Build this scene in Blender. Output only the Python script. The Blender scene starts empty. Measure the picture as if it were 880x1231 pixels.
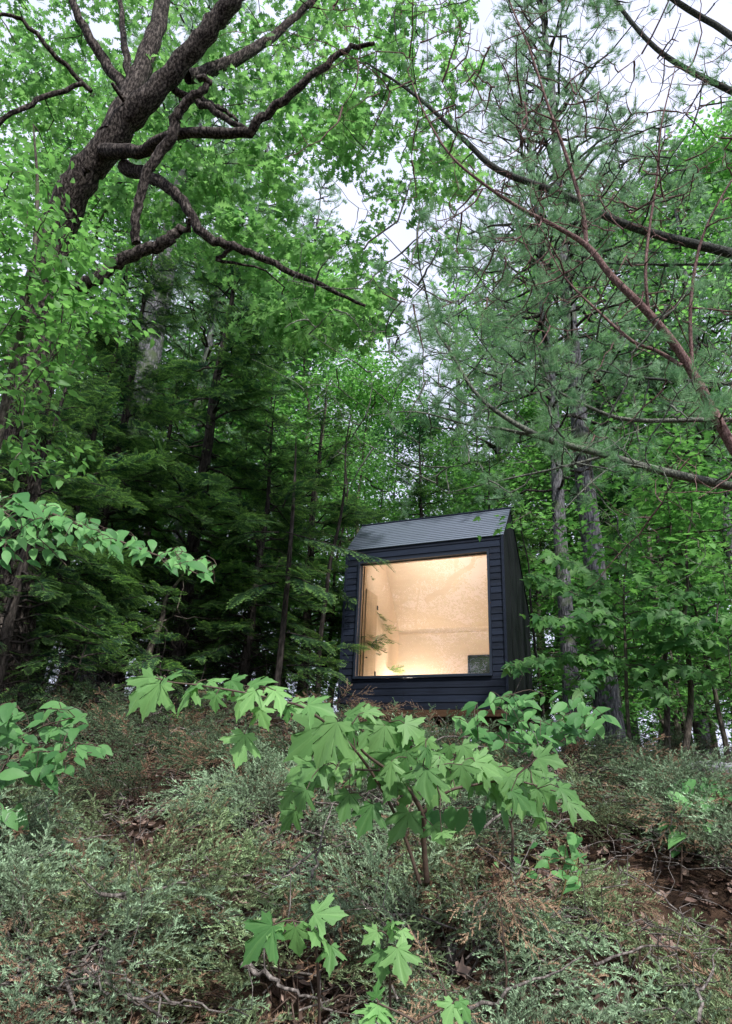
import bpy, math, numpy as np
from mathutils import Matrix, Vector
PI = math.pi
C = bpy.context.scene.collection
rng = np.random.default_rng(11)
def U(a, b, n=None): return rng.uniform(a, b, n)

# ------------------------------------------------------------------ camera
F, TH, RO = 816.8, math.radians(22.42), 0.047
EYE = 1.6
sc = bpy.context.scene
cd = bpy.data.cameras.new('camera'); cam = bpy.data.objects.new('camera', cd); C.objects.link(cam)
cd.sensor_fit = 'VERTICAL'; cd.sensor_height = 36; cd.lens = F/1231*36; cd.clip_end = 6000; cd.clip_start = .05
cam.matrix_world = Matrix.Translation((0, 0, EYE)) @ Matrix.Rotation(PI/2+TH, 4, 'X') @ Matrix.Rotation(RO, 4, 'Z')
sc.camera = cam

def P(px, py, d):
    """a point in the place that lies y = d metres ahead, in the direction the survey sighted it"""
    dx, dv = px-440., 615.5-py
    u = dx*math.cos(RO)-dv*math.sin(RO); v = dx*math.sin(RO)+dv*math.cos(RO)
    y = F*math.cos(TH)-v*math.sin(TH); z = F*math.sin(TH)+v*math.cos(TH)
    return np.array([u*d/y, d, z*d/y+EYE])
def PX(px, py, d): return P(px, py, d)[0]
def seen(p):
    """where a point lies in the survey picture"""
    x, y, z = p[0], p[1], p[2]-EYE; fw = y*math.cos(TH)+z*math.sin(TH); up = -y*math.sin(TH)+z*math.cos(TH); u = x/fw*F; v = up/fw*F
    return 440+u*math.cos(RO)+v*math.sin(RO), 615.5-(v*math.cos(RO)-u*math.sin(RO))
def before_cabin(p):
    a, b = seen(p); return 395 < a < 650 and 600 < b < 860

# ------------------------------------------------------------------ terrain
def bump(x, y):
    return (.10*np.sin(1.1*x+.5)*np.cos(.9*y+1.3)+.06*np.sin(2.3*x+1.9*y)+.035*np.sin(4.1*x-3.2*y+2)+.02*np.sin(7.3*x+5.1*y))
def T(x, y):
    x = np.asarray(x, float); y = np.asarray(y, float)
    ramp = np.where(y < 0, .08*y, .275*y)
    plat = 2.30-.075*np.clip(x, -9, 9)
    k = .35
    m = np.minimum(ramp, plat)-k*np.log1p(np.exp(-np.abs(ramp-plat)/k))
    m = m+.14
    far = np.clip((y-21)/40, 0, 1); far = far*far*(3-2*far)
    m = m-far*11
    side = np.clip((np.abs(x)-30)/60, 0, 1)
    m = m - side*side*4
    m = m-.16*np.exp(-((x-1.3)/1.6)**2-((y-8.3)/1.2)**2)
    low = np.maximum(m, -9)
    amp = np.clip(1-(np.hypot(x, y)-25)/30, 0, 1)
    return low+bump(x, y)*amp

# ------------------------------------------------------------------ mesh building
class Geo:
    def __init__(s): s.v = []; s.n = 0; s.f = {}; s.t = {}
    def add(s, v, f, t=0.5):
        v = np.asarray(v, float).reshape(-1, 3); f = np.asarray(f, int)
        if len(f) == 0: return
        k = f.shape[1]
        s.v.append(v); s.f.setdefault(k, []).append(f+s.n)
        s.t.setdefault(k, []).append(np.broadcast_to(np.asarray(t, float), (len(f),)).copy())
        s.n += len(v)
    def inst(s, tpl, A, t=0.5, jit=0.0):
        """tpl = (verts, [faces..], facetint or None); A = (n,3,4) transforms"""
        tv, tf, tt = tpl; n = len(A)
        if n == 0: return
        V = np.einsum('nij,mj->nmi', A[:, :, :3], tv)+A[:, None, :, 3]
        off = (np.arange(n)*len(tv))[:, None, None]
        t = np.broadcast_to(np.asarray(t, float), (n,))
        s.v.append(V.reshape(-1, 3))
        for i, f in enumerate(tf):
            k = f.shape[1]
            base = t[:, None]+(np.zeros(len(f)) if tt is None else tt[i])[None, :]
            s.f.setdefault(k, []).append((f[None]+off).reshape(-1, k)+s.n)
            s.t.setdefault(k, []).append(np.clip(base+(rng.uniform(-jit, jit, base.shape) if jit else 0), 0, 1).ravel())
        s.n += n*len(tv)
    def tube(s, pts, rad, sides=6, t=.5, cap=False):
        pts = np.asarray(pts, float); n = len(pts)
        rad = np.broadcast_to(np.asarray(rad, float), (n,))
        d = np.gradient(pts, axis=0); d /= np.linalg.norm(d, axis=1, keepdims=True)+1e-9
        ref = np.array([.31, .17, .93]) if abs(d[0][2]) < .8 else np.array([1., .1, .2])
        a = np.cross(d, ref); a /= np.linalg.norm(a, axis=1, keepdims=True)+1e-9
        b = np.cross(d, a)
        th = np.arange(sides)/sides*2*PI
        R = pts[:, None]+rad[:, None, None]*(np.cos(th)[None, :, None]*a[:, None]+np.sin(th)[None, :, None]*b[:, None])
        i = np.arange(n-1)[:, None]*sides; j = np.arange(sides)[None]; j2 = (j+1) % sides
        f = np.stack([i+j, i+j2, i+sides+j2, i+sides+j], -1).reshape(-1, 4)
        s.add(R.reshape(-1, 3), f, t)
        if cap:
            V = np.vstack([R[-1], pts[-1:]+d[-1]*rad[-1]*.3])
            s.add(V, np.stack([np.arange(sides), (np.arange(sides)+1) % sides, np.full(sides, sides)], -1), t)
    def box(s, a, b, t=.5):
        (x0, y0, z0), (x1, y1, z1) = a, b
        v = [(x0,y0,z0),(x1,y0,z0),(x1,y1,z0),(x0,y1,z0),(x0,y0,z1),(x1,y0,z1),(x1,y1,z1),(x0,y1,z1)]
        s.add(v, [(0,3,2,1),(4,5,6,7),(0,1,5,4),(1,2,6,5),(2,3,7,6),(3,0,4,7)], t)
    def hexa(s, v, t=.5):
        s.add(v, [(0,3,2,1),(4,5,6,7),(0,1,5,4),(1,2,6,5),(2,3,7,6),(3,0,4,7)], t)
    def build(s, name, mat, parent=None, smooth=False):
        V = np.vstack(s.v).astype(np.float32)
        me = bpy.data.meshes.new(name); me.vertices.add(len(V)); me.vertices.foreach_set('co', V.ravel())
        idx, start, tot, tint, p = [], [], [], [], 0
        for k in sorted(s.f):
            f = np.vstack(s.f[k]); idx.append(f.ravel()); start.append(p+np.arange(len(f))*k); tot.append(np.full(len(f), k)); p += f.size
            tint.append(np.concatenate(s.t[k]))
        idx = np.concatenate(idx); start = np.concatenate(start); tot = np.concatenate(tot)
        me.loops.add(len(idx)); me.loops.foreach_set('vertex_index', idx.astype(np.int32))
        me.polygons.add(len(start)); me.polygons.foreach_set('loop_start', start.astype(np.int32)); me.polygons.foreach_set('loop_total', tot.astype(np.int32))
        at = me.attributes.new('tint', 'FLOAT', 'FACE'); at.data.foreach_set('value', np.concatenate(tint).astype(np.float32))
        if smooth: me.polygons.foreach_set('use_smooth', np.ones(len(start), bool))
        me.materials.append(mat); me.update(calc_edges=True)
        o = bpy.data.objects.new(name, me); C.objects.link(o)
        if parent is not None: o.parent = parent
        return o

def tag(o, label, cat, group=None, kind=None):
    if label: o['label'] = label
    if cat: o['category'] = cat
    if group: o['group'] = group
    if kind: o['kind'] = kind
    return o
def empty(name, loc, label, cat, group=None, rz=0):
    o = bpy.data.objects.new(name, None); C.objects.link(o); o.location = tuple(float(q) for q in loc); o.rotation_euler = (0, 0, rz)
    o.empty_display_size = .2
    return tag(o, label, cat, group)
def dup(src, loc, rz=0, s=1.0, label=None, group=None, tilt=(0, 0), parent=None):
    r = src.copy(); C.objects.link(r); r.parent = parent
    if parent is None:
        r.location = tuple(float(q) for q in loc); r.rotation_euler = (tilt[0], tilt[1], rz)
        r.scale = (s, s, s) if np.isscalar(s) else tuple(s)
    if label: r['label'] = label
    if group: r['group'] = group
    for ch in [c for c in bpy.data.objects if c.parent == src]:
        dup(ch, (0, 0, 0), parent=r)
    return r
def setx(o, loc, rz=0, s=1.0, tilt=(0, 0)):
    o.location = tuple(float(q) for q in loc); o.rotation_euler = (tilt[0], tilt[1], rz); o.scale = (s, s, s) if np.isscalar(s) else tuple(s)

# ------------------------------------------------------------------ leaf frames and templates
def norm(a): return a/(np.linalg.norm(a, axis=-1, keepdims=True)+1e-9)
def frames(loc, yax, nrm, sc_):
    loc = np.atleast_2d(loc); y = norm(np.atleast_2d(yax)); nn = np.atleast_2d(nrm)
    x = norm(np.cross(y, nn)); z = np.cross(x, y)
    sc_ = np.broadcast_to(np.asarray(sc_, float), (len(loc),))
    A = np.zeros((len(loc), 3, 4)); A[:, :, 0] = x*sc_[:, None]; A[:, :, 1] = y*sc_[:, None]; A[:, :, 2] = z*sc_[:, None]; A[:, :, 3] = loc
    return A
def strip_leaf(st, fold=.12, droop=.25):
    """leaf from stations (y, halfwidth), unit length along +y, folded along the midrib and drooping"""
    v = []; f = []
    for y, w in st:
        z = -droop*y*y
        v += [(-w, y, z+fold*w*2), (0, y, z), (w, y, z+fold*w*2)]
    for i in range(len(st)-1):
        a = 3*i; f += [(a, a+1, a+4, a+3), (a+1, a+2, a+5, a+4)]
    return (np.array(v, float), [np.array(f)], None)
OVATE = strip_leaf([(0, .01), (.12, .16), (.35, .27), (.6, .24), (.82, .12), (1, .005)])
OVATE_S = strip_leaf([(0, .01), (.3, .25), (.65, .22), (1, .005)])
OAK = strip_leaf([(0, .01), (.14, .07), (.24, .2), (.32, .07), (.46, .33), (.54, .08), (.70, .36), (.78, .1), (.9, .17), (1, .01)], fold=.1, droop=.2)
KITE = (np.array([(0, 0, 0), (-.32, .45, .06), (0, 1, -.15), (.32, .45, .06)], float), [np.array([(0, 2, 1), (0, 3, 2)])], None)
def maple_outline():
    h = [(.03, .0), (.16, -.10), (.30, -.13), (.33, -.04), (.46, -.02), (.36, .07), (.30, .10), (.42, .19), (.50, .26), (.60, .28), (.70, .42), (.56, .40),
         (.52, .47), (.40, .42), (.24, .37), (.19, .42), (.22, .55), (.30, .60), (.27, .66), (.17, .70), (.14, .80), (.06, .86), (0, 1.0)]
    r = [(x, y) for x, y in h]; l = [(-x, y) for x, y in h[:-1][::-1]]
    return np.array(r+l)
def maple_leaf():
    o = maple_outline(); n = len(o)
    def z(p): x, y = p; return -.30*max(y, 0)**2-.35*x*x+.05*abs(x)
    v = [(0, 0, 0)]+[(p[0]*.5, p[1]*.5, z(p*.5)) for i, p in enumerate(o)]+[(p[0], p[1], z(p)) for p in o]
    f3 = [(0, 1+i, 1+i+1) for i in range(n-1)]
    f4 = [(1+i, 1+n+i, 1+n+i+1, 1+i+1) for i in range(n-1)]
    ang = np.degrees(np.arctan2(o[:, 1], o[:, 0])); ma = (ang[:-1]+ang[1:])/2
    t3 = np.zeros(n-1); t4 = np.zeros(n-1)
    for c in (90, 35, 145, -8, 188):
        w = np.exp(-((ma-c)/4)**2); t3 += .22*w; t4 += .2*w
    return (np.array(v), [np.array(f3), np.array(f4)], [t3, t4])
MAPLE = maple_leaf()
def warp(tpl, k):
    r = np.random.default_rng(k); v = tpl[0].copy(); x, y = v[:, 0].copy(), v[:, 1].copy()
    v[:, 0] = x*(1+.18*r.normal()*y+.10*r.normal())+.16*r.normal()*y*y; v[:, 1] = y*(1+.10*r.normal()*x)
    v[:, 2] += r.uniform(-.35, .35)*x*x+r.uniform(-.25, .1)*y*np.abs(y)+.05*np.sin(9*x+r.uniform(0, 6))*np.abs(x)+.05*np.sin(8*y+r.uniform(0, 6))*y+.25*r.normal()*x*y
    return (v, tpl[1], tpl[2])
MAPLE_S = (np.array([(0, 0, 0), (.2, -.1, 0), (.45, 0, .02), (.3, .16, .03), (.66, .36, -.06), (.27, .38, .02), (.25, .62, -.05), (0, 1, -.2),
                     (-.25, .62, -.05), (-.27, .38, .02), (-.66, .36, -.06), (-.3, .16, .03), (-.45, 0, .02), (-.2, -.1, 0)], float),
           [np.array([(0, i, i+1) for i in range(1, 13)])], None)
def curl(tpl, a=.6):
    v = tpl[0].copy(); v[:, 2] += a*v[:, 0]**2+a*.7*(v[:, 1]-.5)**2; return (v, tpl[1], tpl[2])

def needle_tuft(n, length, width, seed, spread=.75, fwd=.35):
    """shoot along +y with needles springing from its last third"""
    r = np.random.default_rng(seed); v = []; f = []
    for i in range(n):
        th = r.uniform(0, 2*PI); sp = r.uniform(.25, spread); d = np.array([math.cos(th)*sp, 1-sp*.5, math.sin(th)*sp-.12]); d /= np.linalg.norm(d)
        b = np.array([0, r.uniform(-fwd, 0)*length*1.6, 0]); L = length*r.uniform(.75, 1.1)
        s = np.cross(d, r.normal(size=3)); s /= np.linalg.norm(s); s *= width/2
        k = len(v); tip = b+d*L+np.array([0, 0, -.08*L]); v += [b-s, b+s, tip]; f.append((k, k+1, k+2))
    return (np.array(v), [np.array(f)], [r.uniform(-.12, .12, n)])
TUFT = [needle_tuft(34, .10, .0032, i) for i in range(3)]
TUFT_FAR = [needle_tuft(17, .13, .0085, 10+i) for i in range(3)]

def hemlock_spray(seed, nx=9, big=1.0):
    """flat drooping frond, unit = 1 m long scaled later; leaflets as slim triangles, paler at the tips"""
    r = np.random.default_rng(seed); v = []; f = []; t = []
    def needle(p, d, L, w, tt):
        s = np.array([-d[1], d[0], 0])*w; k = len(v); v.extend([p-s, p+s, p+d*L+np.array([0, 0, r.uniform(-.01, .01)])]); f.append((k, k+1, k+2)); t.append(tt)
    for i in range(2*nx):
        side = 1 if i % 2 else -1; y = (i+.6)/(2*nx); L = (.42*(1-y)**.8+.09)*r.uniform(.7, 1.15)
        a = math.radians(48+r.uniform(-9, 9)); d = np.array([side*math.sin(a), math.cos(a), 0])
        m = max(3, int(L/.042)); b = np.array([0, y, -.22*y*y])
        for j in range(m):
            q = (j+.5)/m; p = b+d*L*q+np.array([0, 0, -.16*(L*q)**2-.04*q*L]); 
            for s2 in (-1, 1):
                a2 = math.radians(52)*s2; d2 = np.array([d[0]*math.cos(a2)-d[1]*math.sin(a2), d[0]*math.sin(a2)+d[1]*math.cos(a2), -.15])
                needle(p, d2, .068*big*r.uniform(.8, 1.2), .017*big, .6*q**3+(.3 if q > .75 else 0)-.18)
        needle(b+d*L+np.array([0, 0, -.16*L*L-.04*L]), d, .06, .014, .4)
    return (np.array(v), [np.array(f)], [np.array(t)])
HSPRAY = [hemlock_spray(i) for i in range(4)]

def juniper_sprig(seed):
    """arching leading shoot with many short drooping branchlets set with prickly needles; about 0.3 m long along +y"""
    r = np.random.default_rng(seed); v = []; f = []; t = []
    def shoot(b, d, L, n, t0):
        d = d/np.linalg.norm(d)
        for j in range(n):
            q = (j+.5)/n; p = b+d*L*q+np.array([0, 0, -.5*L*q*q])
            th = j*2.4+r.uniform(-.4, .4); s1 = np.cross(d, [.2, .3, .9]); s1 /= np.linalg.norm(s1); s2 = np.cross(d, s1)
            o = s1*math.cos(th)+s2*math.sin(th); nd = o*.50+d*.85; nd /= np.linalg.norm(nd)
            Ln = .018*r.uniform(.8, 1.2)*(1.15-.5*q); w = np.cross(nd, r.normal(size=3)); w = w/np.linalg.norm(w)*.0025
            k = len(v); v.extend([p-w, p+w, p+nd*Ln]); f.append((k, k+1, k+2)); t.append(t0+.5*q*q+r.uniform(-.08, .08))
    L = .26; nb = 10
    for i in range(nb):
        q = (i+.5)/nb; p = np.array([0, L*q, -.10*L*q*q]); th = i*2.3+r.uniform(-.4, .4)
        d = np.array([math.cos(th)*.7, .75, math.sin(th)*.55+.1]); shoot(p, d, r.uniform(.05, .095)*(1.15-.4*q), int(r.integers(16, 22)), -.12+.2*q)
    shoot(np.array([0, L*.75, -.06*L]), np.array([0, 1, -.1]), .10, 24, .12)
    return (np.array(v), [np.array(f)], [np.array(t)])
JSPRIG = [juniper_sprig(i) for i in range(5)]

# ------------------------------------------------------------------ materials
def new_mat(name):
    m = bpy.data.materials.new(name); m.use_nodes = True; nt = m.node_tree; nt.nodes.clear()
    return m, nt, nt.nodes.new('ShaderNodeOutputMaterial')
def N(nt, typ, **kw):
    n = nt.nodes.new(typ)
    for k, v in kw.items():
        if hasattr(n, k) and k not in ('color',): setattr(n, k, v)
        else: n.inputs[k].default_value = v
    return n
def ramp(nt, fac, stops):
    r = nt.nodes.new('ShaderNodeValToRGB'); e = r.color_ramp.elements
    while len(e) < len(stops): e.new(.5)
    for el, (p, c) in zip(e, stops): el.position = p; el.color = (*c, 1) if len(c) == 3 else c
    nt.links.new(fac, r.inputs[0]); return r.outputs[0]
def leaf_mat(name, dark, light, trans=.35, rough=.5, spec=.35, tcol=1.25):
    m, nt, out = new_mat(name); L = nt.links.new
    at = N(nt, 'ShaderNodeAttribute', attribute_name='tint')
    oi = nt.nodes.new('ShaderNodeObjectInfo')
    col = ramp(nt, at.outputs['Fac'], [(0, dark), (1, light)])
    hs = nt.nodes.new('ShaderNodeHueSaturation'); L(col, hs.inputs['Color'])
    mr = nt.nodes.new('ShaderNodeMapRange'); L(oi.outputs['Random'], mr.inputs[0]); mr.inputs[3].default_value = .82; mr.inputs[4].default_value = 1.2
    L(mr.outputs[0], hs.inputs['Value'])
    p = nt.nodes.new('ShaderNodeBsdfPrincipled'); L(hs.outputs[0], p.inputs['Base Color']); p.inputs['Roughness'].default_value = rough
    p.inputs['Specular IOR Level'].default_value = spec
    tr = nt.nodes.new('ShaderNodeBsdfTranslucent'); h2 = nt.nodes.new('ShaderNodeHueSaturation'); L(hs.outputs[0], h2.inputs['Color'])
    h2.inputs['Hue'].default_value = .492; h2.inputs['Saturation'].default_value = 1.1; h2.inputs['Value'].default_value = tcol; L(h2.outputs[0], tr.inputs['Color'])
    mx = nt.nodes.new('ShaderNodeMixShader'); mx.inputs[0].default_value = trans; L(p.outputs[0], mx.inputs[1]); L(tr.outputs[0], mx.inputs[2]); L(mx.outputs[0], out.inputs[0])
    return m
def bark_mat(name, a, b, scale=14, bumpd=.6, stretch=.18, moss=None):
    m, nt, out = new_mat(name); L = nt.links.new
    tc = nt.nodes.new('ShaderNodeTexCoord'); mp = nt.nodes.new('ShaderNodeMapping'); mp.inputs['Scale'].default_value = (1, 1, stretch); L(tc.outputs['Object'], mp.inputs[0])
    vo = N(nt, 'ShaderNodeTexVoronoi', Scale=scale); vo.feature = 'DISTANCE_TO_EDGE'; L(mp.outputs[0], vo.inputs['Vector'])
    no = N(nt, 'ShaderNodeTexNoise', Scale=scale*2.2, Detail=6.0, Roughness=.7); L(mp.outputs[0], no.inputs['Vector'])
    ad = nt.nodes.new('ShaderNodeMath'); ad.operation = 'MULTIPLY_ADD'; L(vo.outputs['Distance'], ad.inputs[0]); ad.inputs[1].default_value = .35; L(no.outputs['Fac'], ad.inputs[2])
    col = ramp(nt, ad.outputs[0], [(.36, tuple(x*.4 for x in a)), (.5, a), (.72, b)])
    if moss:
        n2 = N(nt, 'ShaderNodeTexNoise', Scale=3.0, Detail=4.0); L(tc.outputs['Object'], n2.inputs['Vector'])
        mk = ramp(nt, n2.outputs['Fac'], [(.5, (0, 0, 0)), (.68, (1, 1, 1))])
        mm = nt.nodes.new('ShaderNodeMix'); mm.data_type = 'RGBA'; L(mk, mm.inputs[0]); L(col, mm.inputs[6]); mm.inputs[7].default_value = (*moss, 1); col = mm.outputs[2]
    p = nt.nodes.new('ShaderNodeBsdfPrincipled'); L(col, p.inputs['Base Color']); p.inputs['Roughness'].default_value = .9; p.inputs['Specular IOR Level'].default_value = .2
    bp = nt.nodes.new('ShaderNodeBump'); bp.inputs['Strength'].default_value = bumpd; bp.inputs['Distance'].default_value = .03; L(ad.outputs[0], bp.inputs['Height']); L(bp.outputs[0], p.inputs['Normal'])
    L(p.outputs[0], out.inputs[0]); return m
def plain(name, col, rough=.6, spec=.4, metal=0, nscale=0, namt=.3, bumps=0, coords='Object', stretch=(1, 1, 1), tint=0.0):
    m, nt, out = new_mat(name); L = nt.links.new
    p = nt.nodes.new('ShaderNodeBsdfPrincipled'); p.inputs['Roughness'].default_value = rough; p.inputs['Specular IOR Level'].default_value = spec; p.inputs['Metallic'].default_value = metal
    p.inputs['Base Color'].default_value = (*col, 1)
    if nscale:
        tc = nt.nodes.new('ShaderNodeTexCoord'); mp = nt.nodes.new('ShaderNodeMapping'); mp.inputs['Scale'].default_value = stretch; L(tc.outputs[coords], mp.inputs[0])
        no = N(nt, 'ShaderNodeTexNoise', Scale=float(nscale), Detail=6.0, Roughness=.65); L(mp.outputs[0], no.inputs['Vector'])
        fac = no.outputs['Fac']
        if tint:
            at = N(nt, 'ShaderNodeAttribute', attribute_name='tint')
            ma = nt.nodes.new('ShaderNodeMath'); ma.operation = 'MULTIPLY_ADD'; L(at.outputs['Fac'], ma.inputs[0]); ma.inputs[1].default_value = tint; L(fac, ma.inputs[2])
            mb = nt.nodes.new('ShaderNodeMath'); mb.operation = 'SUBTRACT'; L(ma.outputs[0], mb.inputs[0]); mb.inputs[1].default_value = tint*.5; fac = mb.outputs[0]
        c = ramp(nt, fac, [(.25, tuple(x*(1-namt) for x in col)), (.75, tuple(x*(1+namt) for x in col))]); L(c, p.inputs['Base Color'])
        if bumps:
            bp = nt.nodes.new('ShaderNodeBump'); bp.inputs['Strength'].default_value = bumps; bp.inputs['Distance'].default_value = .01; L(no.outputs['Fac'], bp.inputs['Height']); L(bp.outputs[0], p.inputs['Normal'])
    L(p.outputs[0], out.inputs[0]); return m

M = {}
M['oak_leaf'] = leaf_mat('oak leaf', (.06, .17, .055), (.25, .47, .16), .56, .45, tcol=1.55)
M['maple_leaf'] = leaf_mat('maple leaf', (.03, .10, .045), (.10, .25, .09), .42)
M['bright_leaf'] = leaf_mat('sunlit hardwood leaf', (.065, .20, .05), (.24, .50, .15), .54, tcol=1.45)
M['sapling_leaf'] = leaf_mat('sapling leaf', (.08, .22, .06), (.30, .55, .19), .45, .5, .3)
M['ovate_leaf'] = leaf_mat('ovate leaf', (.05, .17, .05), (.21, .46, .15), .42, .5, .3)
M['under_leaf'] = leaf_mat('understory leaf', (.045, .16, .045), (.20, .44, .12), .5)
M['pine'] = leaf_mat('pine needle', (.09, .23, .11), (.32, .53, .27), .5, .45)
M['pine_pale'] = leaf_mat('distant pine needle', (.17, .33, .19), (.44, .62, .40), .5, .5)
M['hemlock'] = leaf_mat('hemlock needle', (.022, .065, .04), (.26, .48, .13), .36, .5, .2)
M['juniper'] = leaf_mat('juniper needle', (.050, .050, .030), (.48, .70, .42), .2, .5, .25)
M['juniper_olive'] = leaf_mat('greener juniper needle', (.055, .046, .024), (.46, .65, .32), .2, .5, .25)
M['juniper_dark'] = leaf_mat('shaded bank juniper needle', (.035, .03, .02), (.20, .33, .17), .18, .55, .2)  # darker copy of the juniper, upper bank shade put into its colour
M['dead_sprig'] = leaf_mat('dead juniper needle', (.12, .07, .045), (.42, .29, .19), .1, .8, .1)
M['litter'] = leaf_mat('fallen leaf', (.05, .025, .018), (.46, .33, .27), .05, .8, .15)
M['oak_bark'] = bark_mat('oak bark', (.018, .013, .011), (.19, .16, .14), 20, 1.0, .3)
M['grey_bark'] = bark_mat('grey pine bark', (.08, .08, .088), (.30, .29, .31), 20, .9, .22, moss=(.10, .13, .07))
M['dark_bark'] = bark_mat('hemlock bark', (.03, .025, .022), (.10, .085, .075), 14, .8, .25)
M['maple_bark'] = bark_mat('maple bark', (.07, .058, .048), (.20, .17, .14), 22, .5, .3, moss=(.10, .12, .06))
M['red_twig'] = bark_mat('reddish limb bark', (.13, .075, .068), (.33, .22, .20), 40, .3, .5)
M['dark_limb'] = bark_mat('dark mossy limb bark', (.035, .038, .034), (.12, .13, .11), 40, .4, .5)
M['moss_limb'] = bark_mat('grey green limb bark', (.09, .095, .08), (.28, .30, .23), 40, .4, .5)
M['dead_wood'] = bark_mat('weathered dead wood', (.10, .085, .075), (.33, .29, .26), 30, .5, .4)
M['stem'] = plain('sapling stem', (.09, .06, .045), .6, .3, nscale=30, namt=.4)
M['green_stem'] = plain('leaf stalk', (.16, .12, .05), .5, .3, nscale=30, namt=.3)

def ground_mat():
    m, nt, out = new_mat('forest floor'); L = nt.links.new
    tc = nt.nodes.new('ShaderNodeTexCoord')
    n1 = N(nt, 'ShaderNodeTexNoise', Scale=2.2, Detail=8.0, Roughness=.7); L(tc.outputs['Object'], n1.inputs['Vector'])
    vo = N(nt, 'ShaderNodeTexVoronoi', Scale=16.0); L(tc.outputs['Object'], vo.inputs['Vector'])
    n2 = N(nt, 'ShaderNodeTexNoise', Scale=45.0, Detail=4.0); L(tc.outputs['Object'], n2.inputs['Vector'])
    a = ramp(nt, n1.outputs['Fac'], [(.3, (.022, .016, .012)), (.5, (.055, .036, .025)), (.72, (.11, .075, .052))])
    b = ramp(nt, vo.outputs['Color'], [(.2, (.35, .32, .30)), (.9, (1.5, 1.35, 1.25))])
    mx = nt.nodes.new('ShaderNodeMix'); mx.data_type = 'RGBA'; mx.blend_type = 'MULTIPLY'; mx.inputs[0].default_value = .8; L(a, mx.inputs[6]); L(b, mx.inputs[7])
    p = nt.nodes.new('ShaderNodeBsdfPrincipled'); p.inputs['Roughness'].default_value = .95; p.inputs['Specular IOR Level'].default_value = .1; L(mx.outputs[2], p.inputs['Base Color'])
    bp = nt.nodes.new('ShaderNodeBump'); bp.inputs['Distance'].default_value = .04; L(n2.outputs['Fac'], bp.inputs['Height']); L(bp.outputs[0], p.inputs['Normal'])
    L(p.outputs[0], out.inputs[0]); return m
M['ground'] = ground_mat()

# ------------------------------------------------------------------ ground sheet
def grid_ground():
    a = np.concatenate([-np.geomspace(16, 3000, 26)[::-1], np.linspace(-15.6, 15.6, 105), np.geomspace(16, 3000, 26)])
    b = np.concatenate([-np.geomspace(8, 3000, 24)[::-1], np.linspace(-7.7, 24, 110), np.geomspace(24.5, 4000, 34)])
    X, Y = np.meshgrid(a, b); Z = T(X, Y); nx, ny = len(a), len(b)
    g = Geo(); i = np.arange(ny-1)[:, None]*nx+np.arange(nx-1)[None]
    g.add(np.stack([X, Y, Z], -1).reshape(-1, 3), np.stack([i, i+1, i+nx+1, i+nx], -1).reshape(-1, 4))
    o = g.build('ground', M['ground'], smooth=True); o['kind'] = 'structure'; return o
grid_ground()

# ------------------------------------------------------------------ skeleton growth
class Skel:
    """a set of nodes to which new twigs attach"""
    def __init__(s): s.p = np.zeros((0, 3)); s.g = Geo()
    def limb(s, pts, rad, sides=8, t=.5, sub=4, wob=0.0, cap=True, geo=None):
        pts = np.asarray(pts, float); rad = np.asarray(rad, float) if not np.isscalar(rad) else np.full(len(pts), rad)
        q, r = spline(pts, rad, sub)
        if wob: q[1:-1] += rng.normal(0, wob, (len(q)-2, 3))
        (geo or s.g).tube(q, r, sides, t, cap); s.p = np.vstack([s.p, q]); return q
    def attach(s, target, r0=None, sag=0.0, sides=4, n=5, wob=.03, geo=None, up=0.0):
        d = np.linalg.norm(s.p-target, axis=1)+up*np.maximum(s.p[:, 2]-target[2], 0)
        a = s.p[int(np.argmin(d))]; L = np.linalg.norm(target-a)
        q = np.linspace(0, 1, n)[:, None]; pts = a+(target-a)*q+np.array([0, 0, 1.])*sag*L*(q*(1-q))*4
        pts[1:-1] += rng.normal(0, wob*L+1e-4, (n-2, 3))
        r = r0 if r0 else .004+.007*L
        (geo or s.g).tube(pts, np.linspace(r, max(r*.4, .0015), n), sides)
        s.p = np.vstack([s.p, pts[1:]]); return pts
def arc(S, target, r0, bow=.16, n=8, sides=4, bend=None):
    """a long smooth twig that bows as it grows"""
    d = np.linalg.norm(S.p-target, axis=1); a = S.p[int(np.argmin(d))]; L = np.linalg.norm(target-a)
    c = (a+target)/2+(bend if bend is not None else rng.normal(0, 1, 3)*[1, 1, .6]+[0, 0, -.5])*bow*L
    q = np.linspace(0, 1, n)[:, None]; pts = (1-q)**2*a+2*q*(1-q)*c+q*q*target; pts[1:-1] += rng.normal(0, .012*L, (n-2, 3))
    S.g.tube(pts, np.linspace(r0, r0*.32, n), sides); S.p = np.vstack([S.p, pts[1:]]); return pts
def spline(pts, rad, sub):
    n = len(pts)
    if n < 3 or sub < 2: return pts.copy(), rad.copy()
    e = np.vstack([2*pts[0]-pts[1], pts, 2*pts[-1]-pts[-2]]); out = []; rr = []
    for i in range(n-1):
        p0, p1, p2, p3 = e[i:i+4]
        for k in range(sub):
            t = k/sub; out.append(.5*((2*p1)+(-p0+p2)*t+(2*p0-5*p1+4*p2-p3)*t*t+(-p0+3*p1-3*p2+p3)*t**3)); rr.append(rad[i]*(1-t)+rad[i+1]*t)
    out.append(pts[-1]); rr.append(rad[-1]); return np.array(out), np.array(rr)

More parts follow.
